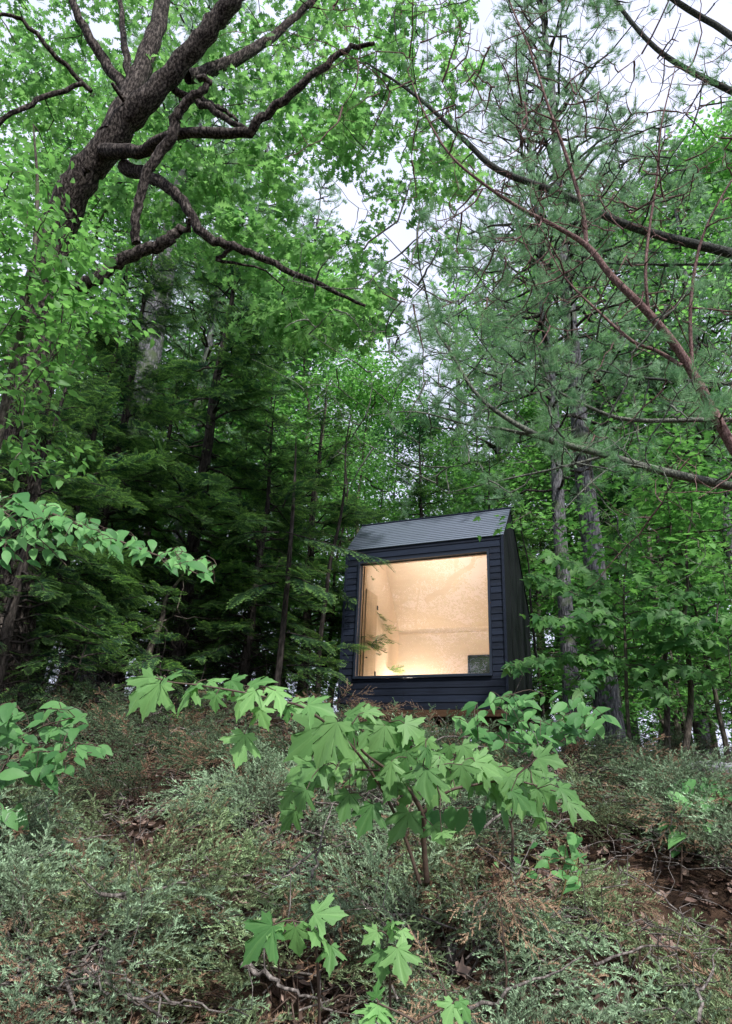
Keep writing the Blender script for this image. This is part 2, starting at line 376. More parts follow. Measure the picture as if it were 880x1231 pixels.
def leaves_on(g, tpl, pts, n, size, spread, tbase, horiz=.7, out_dir=None, tj=.25):
    """n leaves scattered along a twig path, most of them turned up to the light"""
    pts = np.asarray(pts); k = rng.uniform(.25, 1, n)*(len(pts)-1); i = np.minimum(k.astype(int), len(pts)-2); fr = (k-i)[:, None]
    c = pts[i]*(1-fr)+pts[i+1]*fr+rng.normal(0, spread, (n, 3))*np.array([1, 1, .45])
    d = norm(pts[-1]-pts[0]); y = rng.normal(0, .75, (n, 3))+d*.8; y[:, 2] = y[:, 2]*.35-.25
    nr = rng.normal(0, 1-horiz, (n, 3))*1.2+np.array([0, 0, 1.])
    g.inst(tpl, frames(c, y, nr, rng.uniform(.7, 1.2, n)*size), tbase+rng.uniform(-tj, tj, n))

# ------------------------------------------------------------------ tree prototypes
def hardwood(name, label, H, base, R, ncl, nlf, lsize, seed, leaf, bark, tr=.13, tpl=KITE, layers=None, stems=1, cat='tree', group=None, lean=(0, 0), tb=.5):
    global rng; keep = rng; rng = np.random.default_rng(seed)
    root = empty(name, (0, 0, 0), label, cat, group)
    S = Skel(); tg = Geo()
    for k in range(stems):
        a = U(0, 2*PI); off = np.array([math.cos(a), math.sin(a), 0])*(.0 if stems == 1 else .25)
        zz = np.linspace(0, H*.92, 9); px = np.cumsum(rng.normal(0, H*.012, (9, 2)), 0); px[0] = 0
        ln = np.array(lean)+(0 if stems == 1 else off[:2]*.5)
        pts = np.column_stack([off[0]*.5+px[:, 0]+ln[0]*zz/H, off[1]*.5+px[:, 1]+ln[1]*zz/H, zz-.15])
        rad = tr*(1-.88*(zz/zz[-1])**.9); rad[0] *= 1.35
        S.limb(pts, rad, 10, geo=tg)
    S.p = S.p[S.p[:, 2] > base*.75]
    # main limbs to lobes
    nl = 9; lobes = []
    for i in range(nl):
        z = base+(H-base)*((i+.5)/nl); w = math.sin(PI*min(1, .18+.82*(z-base)/(H-base)*.98))**.6; a = i*2.4+U(-.4, .4)
        c = np.array([math.cos(a), math.sin(a), 0])*R*.62*w+np.array([lean[0]*z/H, lean[1]*z/H, z]); lobes.append((c, R*.42*w+.3))
        S.attach(c, r0=tr*.32, sag=-.06, sides=6, n=7, wob=.03, up=.8)
    lobes.append((np.array([lean[0], lean[1], H*.95]), R*.35))
    cl = []
    while len(cl) < ncl:
        c, r = lobes[int(rng.integers(len(lobes)))]
        v = norm(rng.normal(size=3))*r*rng.uniform(.2, 1)**.5*np.array([1.15, 1.15, .75]); q = c+v
        if layers: q[2] = base+round((q[2]-base)/layers)*layers+U(-.05, .05)
        cl.append(q)
    cl = np.array(cl); axis = np.array([lean[0]*.5, lean[1]*.5]); order = np.argsort(np.linalg.norm(cl[:, :2]-axis, axis=1)); fg = Geo()
    for q in cl[order]:
        pts = S.attach(q, sag=.05, n=4, up=.4)
        leaves_on(fg, tpl, pts[-3:], nlf, lsize, lsize*(2.4 if not layers else 2.8)*(1 if not layers else .8), tb+U(-.22, .22), horiz=.55 if not layers else .82)
    tg.build('trunk', bark, root, smooth=True); S.g.build('branches', bark, root, smooth=True); fg.build('crown', leaf, root)
    rng = keep; return root

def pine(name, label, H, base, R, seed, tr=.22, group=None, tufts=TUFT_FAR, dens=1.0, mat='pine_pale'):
    global rng; keep = rng; rng = np.random.default_rng(seed)
    root = empty(name, (0, 0, 0), label, 'tree', group); tg = Geo(); bg = Geo(); fg = Geo()
    zz = np.linspace(0, H, 14); off = np.cumsum(rng.normal(0, .03, (14, 2)), 0); off[0] = 0
    rad = tr*(1-.93*(zz/H)**1.1); rad[0] *= 1.25
    tg.tube(np.column_stack([off, zz-.15]), rad, 12)
    A = [[], [], []]; tt = [[], [], []]
    z = base
    while z < H:
        q = (z-base)/(H-base); L = R*(1-q)**.7*(.55+.45*min(1, q*5))+.25
        for k in range(int(rng.integers(3, 6))):
            a = U(0, 2*PI); l = L*U(.6, 1.1); e = U(.05, .3)+.35*q; d = np.array([math.cos(a)*math.cos(e), math.sin(a)*math.cos(e), math.sin(e)])
            n = 7; s = np.linspace(0, 1, n)[:, None]; b = np.array([np.interp(z, zz, off[:, 0]), np.interp(z, zz, off[:, 1]), z])
            pts = b+d*l*s+np.array([0, 0, 1])*(-.18*l*s*s+.14*l*s**4); pts[1:] += rng.normal(0, .03*l, (n-1, 3))
            bg.tube(pts, np.linspace(.012+.012*l, .004, n), 5)
            m = int(max(4, l*9*dens))
            for j in range(m):
                f = U(.3, 1); i = min(int(f*(n-1)), n-2); p = pts[i]+(pts[i+1]-pts[i])*(f*(n-1)-i)
                sd = norm(np.cross(d, [0, 0, 1]))*(1 if j % 2 else -1); dd = norm(d*U(.3, 1)+sd*U(.2, 1.1)+np.array([0, 0, U(-.1, .45)])); tl = U(.2, .6)*min(1, l/2)*(1.25-f*.6)
                e2 = p+dd*tl; bg.tube(np.array([p, (p+e2)/2+rng.normal(0, .02, 3), e2]), np.array([.005, .004, .0025]), 3)
                for w in range(int(rng.integers(4, 8))):
                    g_ = U(.35, 1); c = p+dd*tl*g_+rng.normal(0, .05, 3); k3 = int(rng.integers(3))
                    A[k3].append(frames(c, dd+rng.normal(0, .5, 3)+np.array([0, 0, .35]), rng.normal(size=3), U(.8, 1.25))[0]); tt[k3].append(U(.2, .9))
        z += U(.32, .6)
    for k in range(10):   # dead snags low on the trunk
        z0 = U(base*.3, base); a = U(0, 2*PI); l = U(.4, 1.3); d = np.array([math.cos(a), math.sin(a), U(-.2, .3)])
        bg.tube(np.array([[0, 0, z0], d*l*.5+[0, 0, z0], d*l+[0, 0, z0-.1]]), np.array([.014, .009, .003]), 4)
    for k3 in range(3):
        if A[k3]: fg.inst(tufts[k3], np.array(A[k3]), np.array(tt[k3]))
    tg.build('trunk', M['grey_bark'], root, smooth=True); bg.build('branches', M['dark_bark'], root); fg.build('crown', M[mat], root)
    rng = keep; return root

def hemlock(name, label, H, base, R, seed, tr=.14, group=None):
    global rng; keep = rng; rng = np.random.default_rng(seed)
    root = empty(name, (0, 0, 0), label, 'tree', group); tg = Geo(); bg = Geo(); fg = Geo()
    zz = np.linspace(0, H, 12); off = np.cumsum(rng.normal(0, .025, (12, 2)), 0); off[0] = 0
    rad = tr*(1-.95*(zz/H)**1.1); rad[0] *= 1.3
    tg.tube(np.column_stack([off, zz-.15]), rad, 10)
    A = [[] for _ in HSPRAY]; tt = [[] for _ in HSPRAY]
    z = base
    while z < H-.1:
        q = (z-base)/(H-base); L = R*(1-q)**.75+.18
        for k in range(2 if q < .85 else 1):
            a = U(0, 2*PI); l = L*U(.55, 1.12); e = U(-.3, .38)+.3*q; d = np.array([math.cos(a)*math.cos(e), math.sin(a)*math.cos(e), math.sin(e)])
            n = 8; s = np.linspace(0, 1, n)[:, None]; b = np.array([np.interp(z, zz, off[:, 0]), np.interp(z, zz, off[:, 1]), z])
            pts = b+d*l*s+np.array([0, 0, -.26*l])*s**2+np.array([0, 0, U(-.1, .1)*l])*np.sin(s*PI); pts[1:] += rng.normal(0, .02*l, (n-1, 3)); bg.tube(pts, np.linspace(.008+.009*l, .002, n), 4)
            m = int(max(5, l*15)); sd = norm(np.cross(d, [0, 0, 1]))
            for j in range(m):
                f = (j+U(.2, 1))/m; f = .22+.78*f; i = min(int(f*(n-1)), n-2); p = pts[i]+(pts[i+1]-pts[i])*(f*(n-1)-i)
                s1 = (1 if j % 2 else -1); dd = norm(d*U(.6, 1)+sd*s1*U(.4, 1.1)+np.array([0, 0, U(-.55, .25)])); k3 = int(rng.integers(len(HSPRAY)))
                sz = U(.22, .42)*min(1, .5+l/3)*(1.25-.55*f)
                A[k3].append(frames(p, dd, np.array([0, 0, 1])+rng.normal(0, .38, 3), sz)[0]); tt[k3].append(U(.0, .35)+.2*f)
                if sz > .4:
                    dd2 = norm(d+sd*s1*U(.0, .5)); A[k3].append(frames(p+dd*sz*.45, dd2, np.array([0, 0, 1])+rng.normal(0, .16, 3), sz*.7)[0]); tt[k3].append(U(.05, .3)+.2*f)
        z += U(.11, .19)
    for k in range(36):   # bare twiggy lower limbs
        z0 = U(base*.2, base*1.8); a = U(0, 2*PI); l = U(.5, 1.6); d = np.array([math.cos(a), math.sin(a), U(-.3, .2)])
        mid = d*l*.5+[0, 0, z0+.08]; end = d*l+[0, 0, z0-.05*l]; bg.tube(np.array([[0, 0, z0], mid, end]), np.array([.010, .007, .002]), 4)
        for w in range(5):
            f = U(.3, 1); p = mid*(1-f)+end*f; bg.tube(np.array([p, p+rng.normal(0, .16, 3), p+rng.normal(0, .3, 3)]), np.array([.003, .0025, .0015]), 3)
    for k3 in range(len(HSPRAY)):
        if A[k3]: fg.inst(HSPRAY[k3], np.array(A[k3]), np.array(tt[k3]), .04)
    tg.build('trunk', M['dark_bark'], root, smooth=True); bg.build('branches', M['dark_bark'], root); fg.build('crown', M['hemlock'], root)
    rng = keep; return root

def at(px, d, dz=0.0):
    x = PX(px, 870, d); return (x, d, float(T(x, d))+dz)

# ---- hemlocks
hA = hemlock('hemlock_tree', 'tallest dark hemlock left of the cabin with layered drooping sprays', 10.3, .9, 2.7, 21)
hB = hemlock('hemlock_tree', 'dark hemlock standing closest to the left wall of the cabin', 7.4, 1.0, 2.1, 22, .11)
setx(hA, at(205, 10.8), .4, 1.04)
setx(hB, at(355, 12.3), 2.0, 1.0)
dup(hA, at(70, 9.6), 3.1, .84, 'shorter hemlock at the left edge just behind the leaning oak trunk')
dup(hB, at(135, 11.8), 1.0, 1.0, 'hemlock in front of the grey pine trunk, left of the tallest hemlock')
dup(hB, at(290, 15.0), 4.0, 1.25, 'hemlock farther back between the tallest hemlock and the cabin')
dup(hB, at(-25, 7.0), 2.7, .66, 'young hemlock at the left edge in front of the oak trunk')
dup(hB, at(30, 8.6), 1.7, .8, 'young hemlock just right of the lower oak trunk')
dup(hB, at(292, 10.6), 5.5, .8, 'slender hemlock in the gap between the tallest hemlock and the cabin')
G = 'hemlocks behind the cabin'
dup(hB, at(505, 15.5), 5.0, 1.12, 'hemlock rising straight behind the cabin roof', G)
dup(hB, at(590, 14.2), .8, .95, 'hemlock behind the right end of the cabin roof', G)
dup(hA, at(655, 16.5), 1.8, .72, 'dark hemlock seen between the cabin and the twin grey trunks', G)
dup(hB, at(825, 13.5), 3.6, .98, 'dark hemlock at the right edge behind the layered maple', G)

# ---- small hemlock saplings near the slope crest on the left
hS = hemlock('hemlock_sapling', 'knee high hemlock sapling under the dark hemlocks at lower left', 1.35, .1, .75, 25, .02); hS['category'] = 'sapling'
setx(hS, at(70, 7.4), 0)
dup(hS, at(185, 8.3), 2, .9, 'small hemlock sapling right of the lower left leafy branch')
dup(hS, at(372, 9.0), 4, .8, 'small hemlock sapling beside the lower left corner of the cabin')

# ---- hardwoods of the background
GB = 'light green hardwoods in the background'
bA = hardwood('maple_tree', 'light green hardwood in the middle background', 13.5, 3.2, 3.4, 430, 40, .115, 31, M['bright_leaf'], M['maple_bark'], .15, group=GB)
bB = hardwood('maple_tree', 'light green hardwood in the middle background', 10.5, 2.2, 2.9, 380, 40, .11, 32, M['bright_leaf'], M['maple_bark'], .11, group=GB)
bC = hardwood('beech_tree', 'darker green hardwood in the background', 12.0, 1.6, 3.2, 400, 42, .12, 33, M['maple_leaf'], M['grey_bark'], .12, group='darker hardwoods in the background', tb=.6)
setx(bA, at(330, 17.5), 0, 1.05); bA['label'] = 'light green hardwood whose crown rises over the tallest hemlock'
setx(bB, at(415, 15.8), 1.2, .95); bB['label'] = 'light green hardwood above the left end of the cabin roof'
setx(bC, at(470, 21), 0, 1.0); bC['label'] = 'darker hardwood far behind the cabin roof, below the open sky'
for px, d, s, rz, pr, lab in [(-60, 14.5, 1.1, 2.1, bA, 'bright green hardwood beyond the left edge behind the oak'), (225, 20, 1.15, 4.1, bA, None), (120, 22, 1.2, .9, bB, None),
        (390, 25, 1.0, 5.5, bA, None), (560, 19.5, .95, 2.7, bB, 'bright hardwood behind the cabin, right of the sky gap'), (660, 17.8, 1.0, 3.3, bB, 'bright green maple crown above the right end of the cabin'),
        (760, 21, 1.1, 1.5, bA, None), (880, 18.5, 1.05, 4.6, bB, 'bright green hardwood at the far right edge of the background'), (20, 27, 1.1, 3, bA, None), (560, 29, .95, 3, bA, None), (860, 28, 1.2, 2, bA, None), (300, 31, 1.2, 1, bB, None),
        (20, 16, 1.45, 2, bA, None), (1030, 14.5, 1.35, 3, bA, 'tall bright hardwood whose crown fills the upper right corner'), (300, 20, 1.45, 1, bB, None), (740, 18, 1.35, 1, bA, None), (930, 16.5, 1.4, 5, bA, None), (800, 24, 1.6, 4, bB, None)]:
    dup(pr, at(px, d), rz, s, lab or 'tall light green hardwood in the far background, one among several')
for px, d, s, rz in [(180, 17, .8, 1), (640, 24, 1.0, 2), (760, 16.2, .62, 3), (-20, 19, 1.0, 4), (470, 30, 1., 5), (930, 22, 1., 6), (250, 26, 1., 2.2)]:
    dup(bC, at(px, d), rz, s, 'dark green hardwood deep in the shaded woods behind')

# ---- understory maples on the right
uA = hardwood('understory_maple', 'slim understory maple with flat leaf layers in front of the twin trunks', 3.9, .9, 1.7, 95, 20, .095, 41, M['under_leaf'], M['maple_bark'], .045, MAPLE_S, layers=.42, stems=2, lean=(.3, -.2))
setx(uA, at(795, 8.0), 0)
uB = hardwood('understory_maple', 'broad understory maple at the right edge with spreading leaf layers', 3.2, .7, 1.6, 105, 20, .09, 42, M['under_leaf'], M['maple_bark'], .035, MAPLE_S, layers=.4, lean=(-.2, .1))
setx(uB, at(865, 8.2), 1)
for px, d, s, rz, lab in [(40, 12.5, 1.1, 3, 'shaded understory maple at far left under the hemlocks'), (120, 14, 1.2, 1, 'shaded understory maple behind the leaning oak'), (230, 14.5, 1.2, 4, 'shaded understory maple below the tallest hemlock'), (320, 16, 1.2, 5, 'shaded understory maple left of the cabin'), (700, 14, 1.3, 0, 'shaded understory maple behind the twin grey trunks')]:
    q = dup(uB, at(px, d), rz, s, lab)
dup(uB, at(742, 11.6), 2.2, .75, 'small understory maple at the foot of the twin grey trunks')
dup(uA, at(815, 11.5), 4, .85, 'shaded understory maple behind the broad one at the right')
dup(uA, at(915, 12.5), 5, .9, 'shaded understory maple cut by the right edge')
dup(uB, at(420, 14.0), 5.2, 1.1, 'understory maple in the shade behind the left corner of the cabin')

# ---- pines
pA = pine('white_pine', 'white pine with a thick straight grey trunk right of the cabin', 21, 7.6, 3.1, 51, .19, dens=.5)
pA['label'] = 'white pine with the thickest straight grey trunk right of the cabin'; setx(pA, at(733, 10.4), 0)
pB = pine('white_pine', 'pale feathery white pine in the background', 19, 5.0, 3.0, 52, .16, dens=.55)
setx(pB, at(610, 19), 1); pB['label'] = 'feathery white pine behind the cabin right of the open sky'
pC = pine('white_pine', 'grey trunked white pine behind the leaning oak at upper left', 25, 12, 3.6, 53, .40, dens=.6); setx(pC, at(92, 13.2), 2)
for px, d, s, rz, lab in [(688, 10.2, .82, 3, 'thinner twin trunk pine beside the thickest pine right of the cabin'), (800, 17, 1.05, 4.2, 'white pine in the right background behind the layered maple'), (915, 14.5, 1.0, 5.1, 'white pine trunk at the right edge'), (180, 15.5, 1.1, 2.4, 'white pine behind the tallest hemlock'), (30, 17, 1.2, .6, 'white pine in the far left background'), (680, 22, 1.2, 1.9, 'far white pine right of the sky gap'), (760, 20, 1.3, .3, 'far tall white pine between the two right pine trunks'), (840, 18, 1.3, 2.9, 'tall far white pine near the right edge'), (230, 19, 1.3, 4.4, 'tall far white pine whose crown shows above the oak branches'), (330, 24, 1.4, 3.4, 'farthest white pine left of the open sky'), (555, 24, 1.25, 2.2, 'farthest white pine, just right of the open sky')]:
    dup(pB, at(px, d), rz, s, lab)
# thin bare saplings, trunks seen against the light
tl = [(372, 10.6, .05, 5.5), (388, 12.6, .045, 6.5), (408, 13.5, .03, 5), (360, 14, .07, 8), (664, 12, .04, 5), (806, 12.2, .07, 8), (840, 13.5, .05, 7), (170, 9.8, .07, 2.3), (437, 17, .06, 7), (858, 15, .06, 8), (245, 12.5, .05, 6)]
tlab = ['pale leaning trunk left of the cabin, nearest of the thin bare trunks', 'slender bare trunk just left of the cabin wall', 'thinnest bare trunk against the light left of the cabin', 'darker bare trunk farther left of the cabin', 'thin bare trunk between the cabin and the twin trunks', 'dark bare trunk right of the thickest pine', 'thin bare trunk near the right edge', 'short bare trunk under the tallest hemlock', 'bare trunk hidden behind the cabin roof', 'bare trunk closest to the right edge', 'thin bare trunk under the hemlocks, left of centre']
for (px, d, r, h), lb in zip(tl, tlab):
    x, y, z = at(px, d); root = empty('bare_tree', (x, y, z), lb, 'tree', 'thin bare trunks'); tg = Geo(); bg = Geo()
    S = Skel(); n = 9; zz = np.linspace(0, h, n); off = np.cumsum(rng.normal(0, .07, (n, 2)), 0); off[0] = 0
    q = S.limb(np.column_stack([off, zz-.1]), r*(1-.8*zz/h), 8, geo=tg, sub=3)
    for k in range(14):
        p = q[int(U(6, len(q)-1))]; S.attach(p+np.array([U(-.9, .9), U(-.9, .9), U(.0, .7)]), r0=.008, sides=4, geo=bg)
    for k in range(30): S.attach(S.p[int(U(8, len(S.p)-1))]+rng.normal(0, .3, 3), r0=.003, sides=3, geo=bg)
    tg.build('trunk', M['dark_bark'] if r < .06 else M['maple_bark'], root, smooth=True); bg.build('branches', M['maple_bark'], root)

# ------------------------------------------------------------------ the leaning oak
def knobby(g, a):
    """swell and furrow a trunk or limb mesh"""
    for k, v in enumerate(g.v):
        q = v*6.0; n = np.sin(q[:, 0]*2.1+q[:, 2]*.9)*np.cos(q[:, 1]*1.7-q[:, 2]*1.3)+.5*np.sin(q[:, 0]*5.3+q[:, 1]*4.1+q[:, 2]*3.1)+.4*np.cos(q[:, 2]*9.1-q[:, 0]*7)
        m = np.column_stack([np.sin(q[:, 1]*3+q[:, 2]*2), np.cos(q[:, 0]*3-q[:, 2]*2.2), np.sin(q[:, 0]*2+q[:, 1]*2.5)])
        g.v[k] = v+m*n[:, None]*a*.6
def oak():
    base = P(14, 800, 7.6); bx, by = base[0], base[1]
    root = empty('oak_tree', (0, 0, 0), 'big leaning oak at upper left with crooked dark limbs and lobed leaves', 'tree')
    S = Skel(); tg = Geo()
    pl = lambda L: [P(a, b, c) for a, b, c in L]
    trunk = [(bx-.05, by, float(T(bx, by))-.2)]+pl([(8, 700, 7.6), (18, 600, 7.5), (34, 480, 7.2), (55, 340, 6.8), (88, 238, 6.4), (132, 165, 6.1), (196, 95, 5.8), (250, 38, 5.6), (290, -10, 5.4), (330, -90, 5.2)])
    trunk = trunk[:1]+[q+rng.normal(0, .03, 3) for q in trunk[1:]]
    S.limb(trunk, [.35, .27, .25, .23, .21, .20, .18, .13, .118, .11, .08], 22, geo=tg, sub=7, wob=.014)
    knobby(tg, .020)
    lim = [
     ([(132, 165, 6.1), (165, 95, 6.2), (186, 40, 6.3), (200, -20, 6.4)], [.15, .13, .12, .1]),
     ([(160, 120, 6.15), (130, 80, 6.2), (104, 40, 6.1), (84, -5, 6.0), (60, -60, 6)], [.08, .07, .06, .05, .03]),
     ([(158, 110, 6.1), (150, 60, 6.1), (146, 10, 6.2), (140, -50, 6.2)], [.055, .045, .035, .03]),
     ([(125, 182, 6.1), (165, 182, 5.8), (215, 160, 5.5), (290, 158, 5.3), (322, 135, 5.2), (372, 95, 5.0), (415, 60, 4.9), (450, 52, 4.8)], [.10, .075, .062, .055, .05, .04, .032, .02]),
     ([(254, 99, 5.2), (238, 112, 5.2), (216, 132, 5.3), (205, 165, 5.4), (178, 205, 5.5), (166, 250, 5.6), (164, 292, 5.7)], [.035, .045, .055, .06, .055, .05, .05]),
     ([(60, 372, 5.9), (85, 350, 5.8), (112, 338, 5.7), (140, 315, 5.7), (175, 300, 5.65), (200, 290, 5.6), (217, 274, 5.6)], [.07, .075, .075, .07, .065, .065, .05]),
     ([(150, 200, 6.1), (185, 215, 5.9), (215, 235, 5.8), (240, 275, 5.8), (262, 290, 5.8), (285, 297, 5.8), (330, 318, 5.8), (385, 342, 5.8), (440, 368, 5.9)], [.09, .07, .06, .055, .05, .045, .035, .028, .015]),
     ([(225, 92, 6.4), (270, 78, 6.6), (305, 60, 6.8), (345, 30, 7), (380, -5, 7)], [.10, .09, .08, .06, .05]),
     ([(285, 297, 5.8), (262, 312, 5.9), (320, 326, 6.0)], [.03, .02, .01]),
     ([(300, 158, 5.9), (250, 130, 6), (210, 108, 6)], [.03, .045, .05]),
     ([(100, 100, 5.9), (45, 120, 5.8), (5, 145, 5.7), (-30, 170, 5.6)], [.03, .03, .028, .025]),
     ([(110, 110, 6), (60, 60, 5.7), (20, 20, 5.5), (-20, 18, 5.4)], [.03, .03, .025, .02]),
     ([(240, 118, 6.2), (262, 128, 6.1), (285, 145, 6.1)], [.04, .035, .02]),
    ]
    for pp, rr in lim: S.limb(pl(pp), rr, 10, sub=5, wob=.012)
    core = S.p.copy()
    # broken knots
    for (a, b, c) in [(150, 128, 5.9), (216, 275, 5.6), (252, 100, 5.2), (105, 205, 6.1)]:
        p = P(a, b, c); S.g.tube(np.array([p, p+rng.normal(0, .05, 3), p+rng.normal(0, .09, 3)]), np.array([.045, .035, .02]), 6, cap=True)
    fg = Geo(); cl = []
    def zone(n, x0, x1, y0, y1, d0, d1, mask=None):
        while n > 0:
            x, y = U(x0, x1), U(y0, y1)
            if 352 < x < 432 and 195 < y < 300: continue
            if 455 < x < 500 and 250 < y < 420: continue
            cl.append(P(x, y, U(d0, d1))); n -= 1
    zone(62, -40, 200, -60, 130, 4.9, 7.2); zone(60, 170, 420, -80, 120, 5.2, 8.2); zone(56, 330, 560, -60, 240, 6.2, 9); zone(45, 230, 420, 100, 300, 6.2, 9)
    zone(60, 330, 500, 270, 400, 6.5, 9); zone(26, 420, 560, -40, 330, 6.5, 9); zone(16, 300, 470, 40, 190, 6.5, 9); zone(26, 200, 330, 180, 330, 6.2, 8.5); zone(12, 90, 220, 130, 260, 5.0, 5.6); zone(14, -30, 90, 60, 200, 5, 7)
    cs = np.array([seen(p) for p in core])
    for i, q in enumerate(cl):
        a, b = seen(q); k = np.argmin((cs[:, 0]-a)**2+(cs[:, 1]-b)**2); dd = math.hypot(cs[k][0]-a, cs[k][1]-b)
        if dd < 42 and q[1] < core[k][1]+.9: cl[i] = P(a, b, core[k][1]+U(.8, 2.4))
    cl.sort(key=lambda q: np.min(np.linalg.norm(core-q, axis=1)))
    for q in cl:
        pts = S.attach(q, sag=.06, n=6, wob=.05, r0=None)
        for k in range(3):
            e = q+rng.normal(0, .22, 3)*np.array([1, 1, .6]); p2 = S.attach(e, r0=.003, sides=3, n=4)
            leaves_on(fg, OAK, p2, 14, .15, .10, U(.25, .75), horiz=.45)
    for k in range(150):   # bare crooked twigs
        S.attach(S.p[int(U(0, len(S.p)))]+rng.normal(0, .28, 3), r0=.004, sides=3, n=5, wob=.08)
    tg.build('trunk', M['oak_bark'], root, smooth=True); knobby(S.g, .008); S.g.build('branches', M['oak_bark'], root, smooth=True); fg.build('crown', M['oak_leaf'], root)
oak()

# ------------------------------------------------------------------ pine with bare red limbs, trunk outside the right edge
def right_pine():
    pl = lambda L: [P(a, b, c) for a, b, c in L]
    root = empty('white_pine', (0, 0, 0), 'near white pine whose bare limbs reach in from the right edge', 'tree')
    tg = Geo(); x0, y0 = 5.6, 5.4
    zt = np.array([float(T(x0, y0))-.2, 2, 4, 7, 10, 13, 16]); tg.tube(np.column_stack([x0+np.array([0, .03, .05, 0, -.05, 0, 0]), np.full(7, y0), zt]), np.array([.3, .25, .23, .2, .16, .12, .05]), 14)
    tk = lambda z: (x0, y0, z)
    SR, SD, SM = Skel(), Skel(), Skel()   # red, dark, grey-green limbs
    r1 = SR.limb([tk(3.6)]+pl([(985, 700, 5.2), (925, 600, 5.0), (882, 540, 4.8), (825, 435, 4.7), (780, 377, 4.6), (735, 332, 4.6), (705, 295, 4.6), (660, 268, 4.6), (625, 250, 4.6), (580, 220, 4.6), (540, 185, 4.6), (510, 135, 4.6), (490, 85, 4.6)]),
            [.07, .055, .05, .043, .038, .034, .03, .026, .018, .016, .013, .011, .008, .004], 8)
    SR.limb(pl([(705, 295, 4.6), (700, 250, 4.55), (680, 185, 4.5), (660, 130, 4.45), (635, 55, 4.4), (612, 0, 4.4), (600, -50, 4.4)]), [.02, .018, .016, .013, .010, .008, .005], 7)
    SR.limb(pl([(820, 440, 4.7), (790, 422, 4.8), (760, 410, 4.8), (720, 375, 4.9), (680, 335, 5.0), (655, 290, 5.0)]), [.018, .017, .015, .012, .008, .004], 6)
    SR.limb(pl([(780, 377, 4.6), (776, 330, 4.5), (780, 280, 4.5), (790, 210, 4.4), (795, 150, 4.3), (812, 80, 4.2)]), [.014, .013, .012, .010, .008, .004], 6)
    SR.limb(pl([(832, 440, 4.7), (830, 370, 4.6), (840, 300, 4.5), (860, 250, 4.4), (890, 200, 4.3)]), [.016, .015, .012, .010, .008], 6)
    SR.limb(pl([(735, 332, 4.6), (720, 360, 4.7), (700, 395, 4.8)]), [.008, .006, .003], 5)
    SD.limb([tk(7.2)]+pl([(930, 325, 5.4), (880, 305, 5.2), (800, 285, 5.2), (740, 265, 5.2), (680, 235, 5.2), (600, 205, 5.2), (560, 170, 5.2), (500, 115, 5.2), (440, 75, 5.2)]), [.07, .055, .05, .045, .04, .037, .033, .027, .02, .008], 8)
    SD.limb([tk(9.5)]+pl([(940, 140, 5.0), (880, 110, 5.0), (820, 80, 5.0), (780, 50, 5.0), (740, 0, 5.0), (720, -50, 5)]), [.06, .042, .036, .032, .028, .022, .015], 8)
    SD.limb([tk(11.5)]+pl([(930, 60, 4.4), (860, 30, 4.4), (800, -8, 4.4), (760, -50, 4.4)]), [.05, .036, .032, .028, .02], 8)
    SD.limb(pl([(930, 480, 5.6), (880, 462, 5.6), (780, 455, 5.7), (700, 440, 5.8), (640, 415, 5.8)]), [.025, .02, .015, .01, .004], 6)
    SD.limb(pl([(960, 320, 5), (880, 318, 5.2), (800, 318, 5.4), (730, 316, 5.6), (670, 300, 5.6)]), [.02, .016, .012, .008, .004], 6)
    SM.limb([tk(3.0)]+pl([(960, 600, 5.3), (880, 585, 5.1), (790, 565, 5.0), (720, 545, 5.0), (655, 527, 5.0), (605, 500, 5.0), (570, 470, 5.0), (540, 420, 5.0), (522, 390, 5.0), (505, 325, 5.0)]), [.06, .045, .038, .034, .03, .026, .02, .016, .012, .009, .004], 8)
    SM.limb([tk(4.0)]+pl([(950, 515, 5.4), (865, 505, 5.3), (760, 505, 5.3), (710, 490, 5.3), (665, 465, 5.3), (650, 430, 5.3)]), [.045, .03, .024, .02, .015, .011, .005], 7)
    SM.limb(pl([(655, 527, 5.0), (600, 515, 5.1), (560, 510, 5.2), (500, 495, 5.3), (440, 500, 5.4)]), [.016, .013, .010, .007, .003], 6)
    SM.limb(pl([(720, 550, 5.0), (660, 565, 5.0), (600, 578, 5.1), (540, 592, 5.2)]), [.012, .010, .007, .003], 5)
    SM.limb(pl([(790, 565, 5.0), (740, 560, 4.9), (690, 600, 4.8), (660, 640, 4.8)]), [.008, .007, .005, .002], 5)
    for (S, n, up) in ((SR, 400, .45), (SD, 190, .25), (SM, 240, .3)):
        c0 = S.p.copy(); c0 = c0[(c0[:, 0] < 6)]
        for k in range(n):
            b = c0[int(U(0, len(c0)))]; v = rng.normal(0, 1, 3)*np.array([1, .6, .7])+np.array([-.5, -.1, up*1.6]); v = v/np.linalg.norm(v)*U(.3, 1.7)
            if before_cabin(b+v): continue
            arc(S, b+v, U(.006, .0105))
        m = len(c0)
        for k in range(int(n*2.6)):
            b = S.p[int(U(m, len(S.p)))]; v = rng.normal(0, 1, 3)+np.array([-.3, 0, up*2]); t_ = b+v/np.linalg.norm(v)*U(.15, .7)
            if before_cabin(t_): continue
            arc(S, t_, U(.0028, .0046), n=6, sides=3)
    # feathery needles
    fg = Geo()
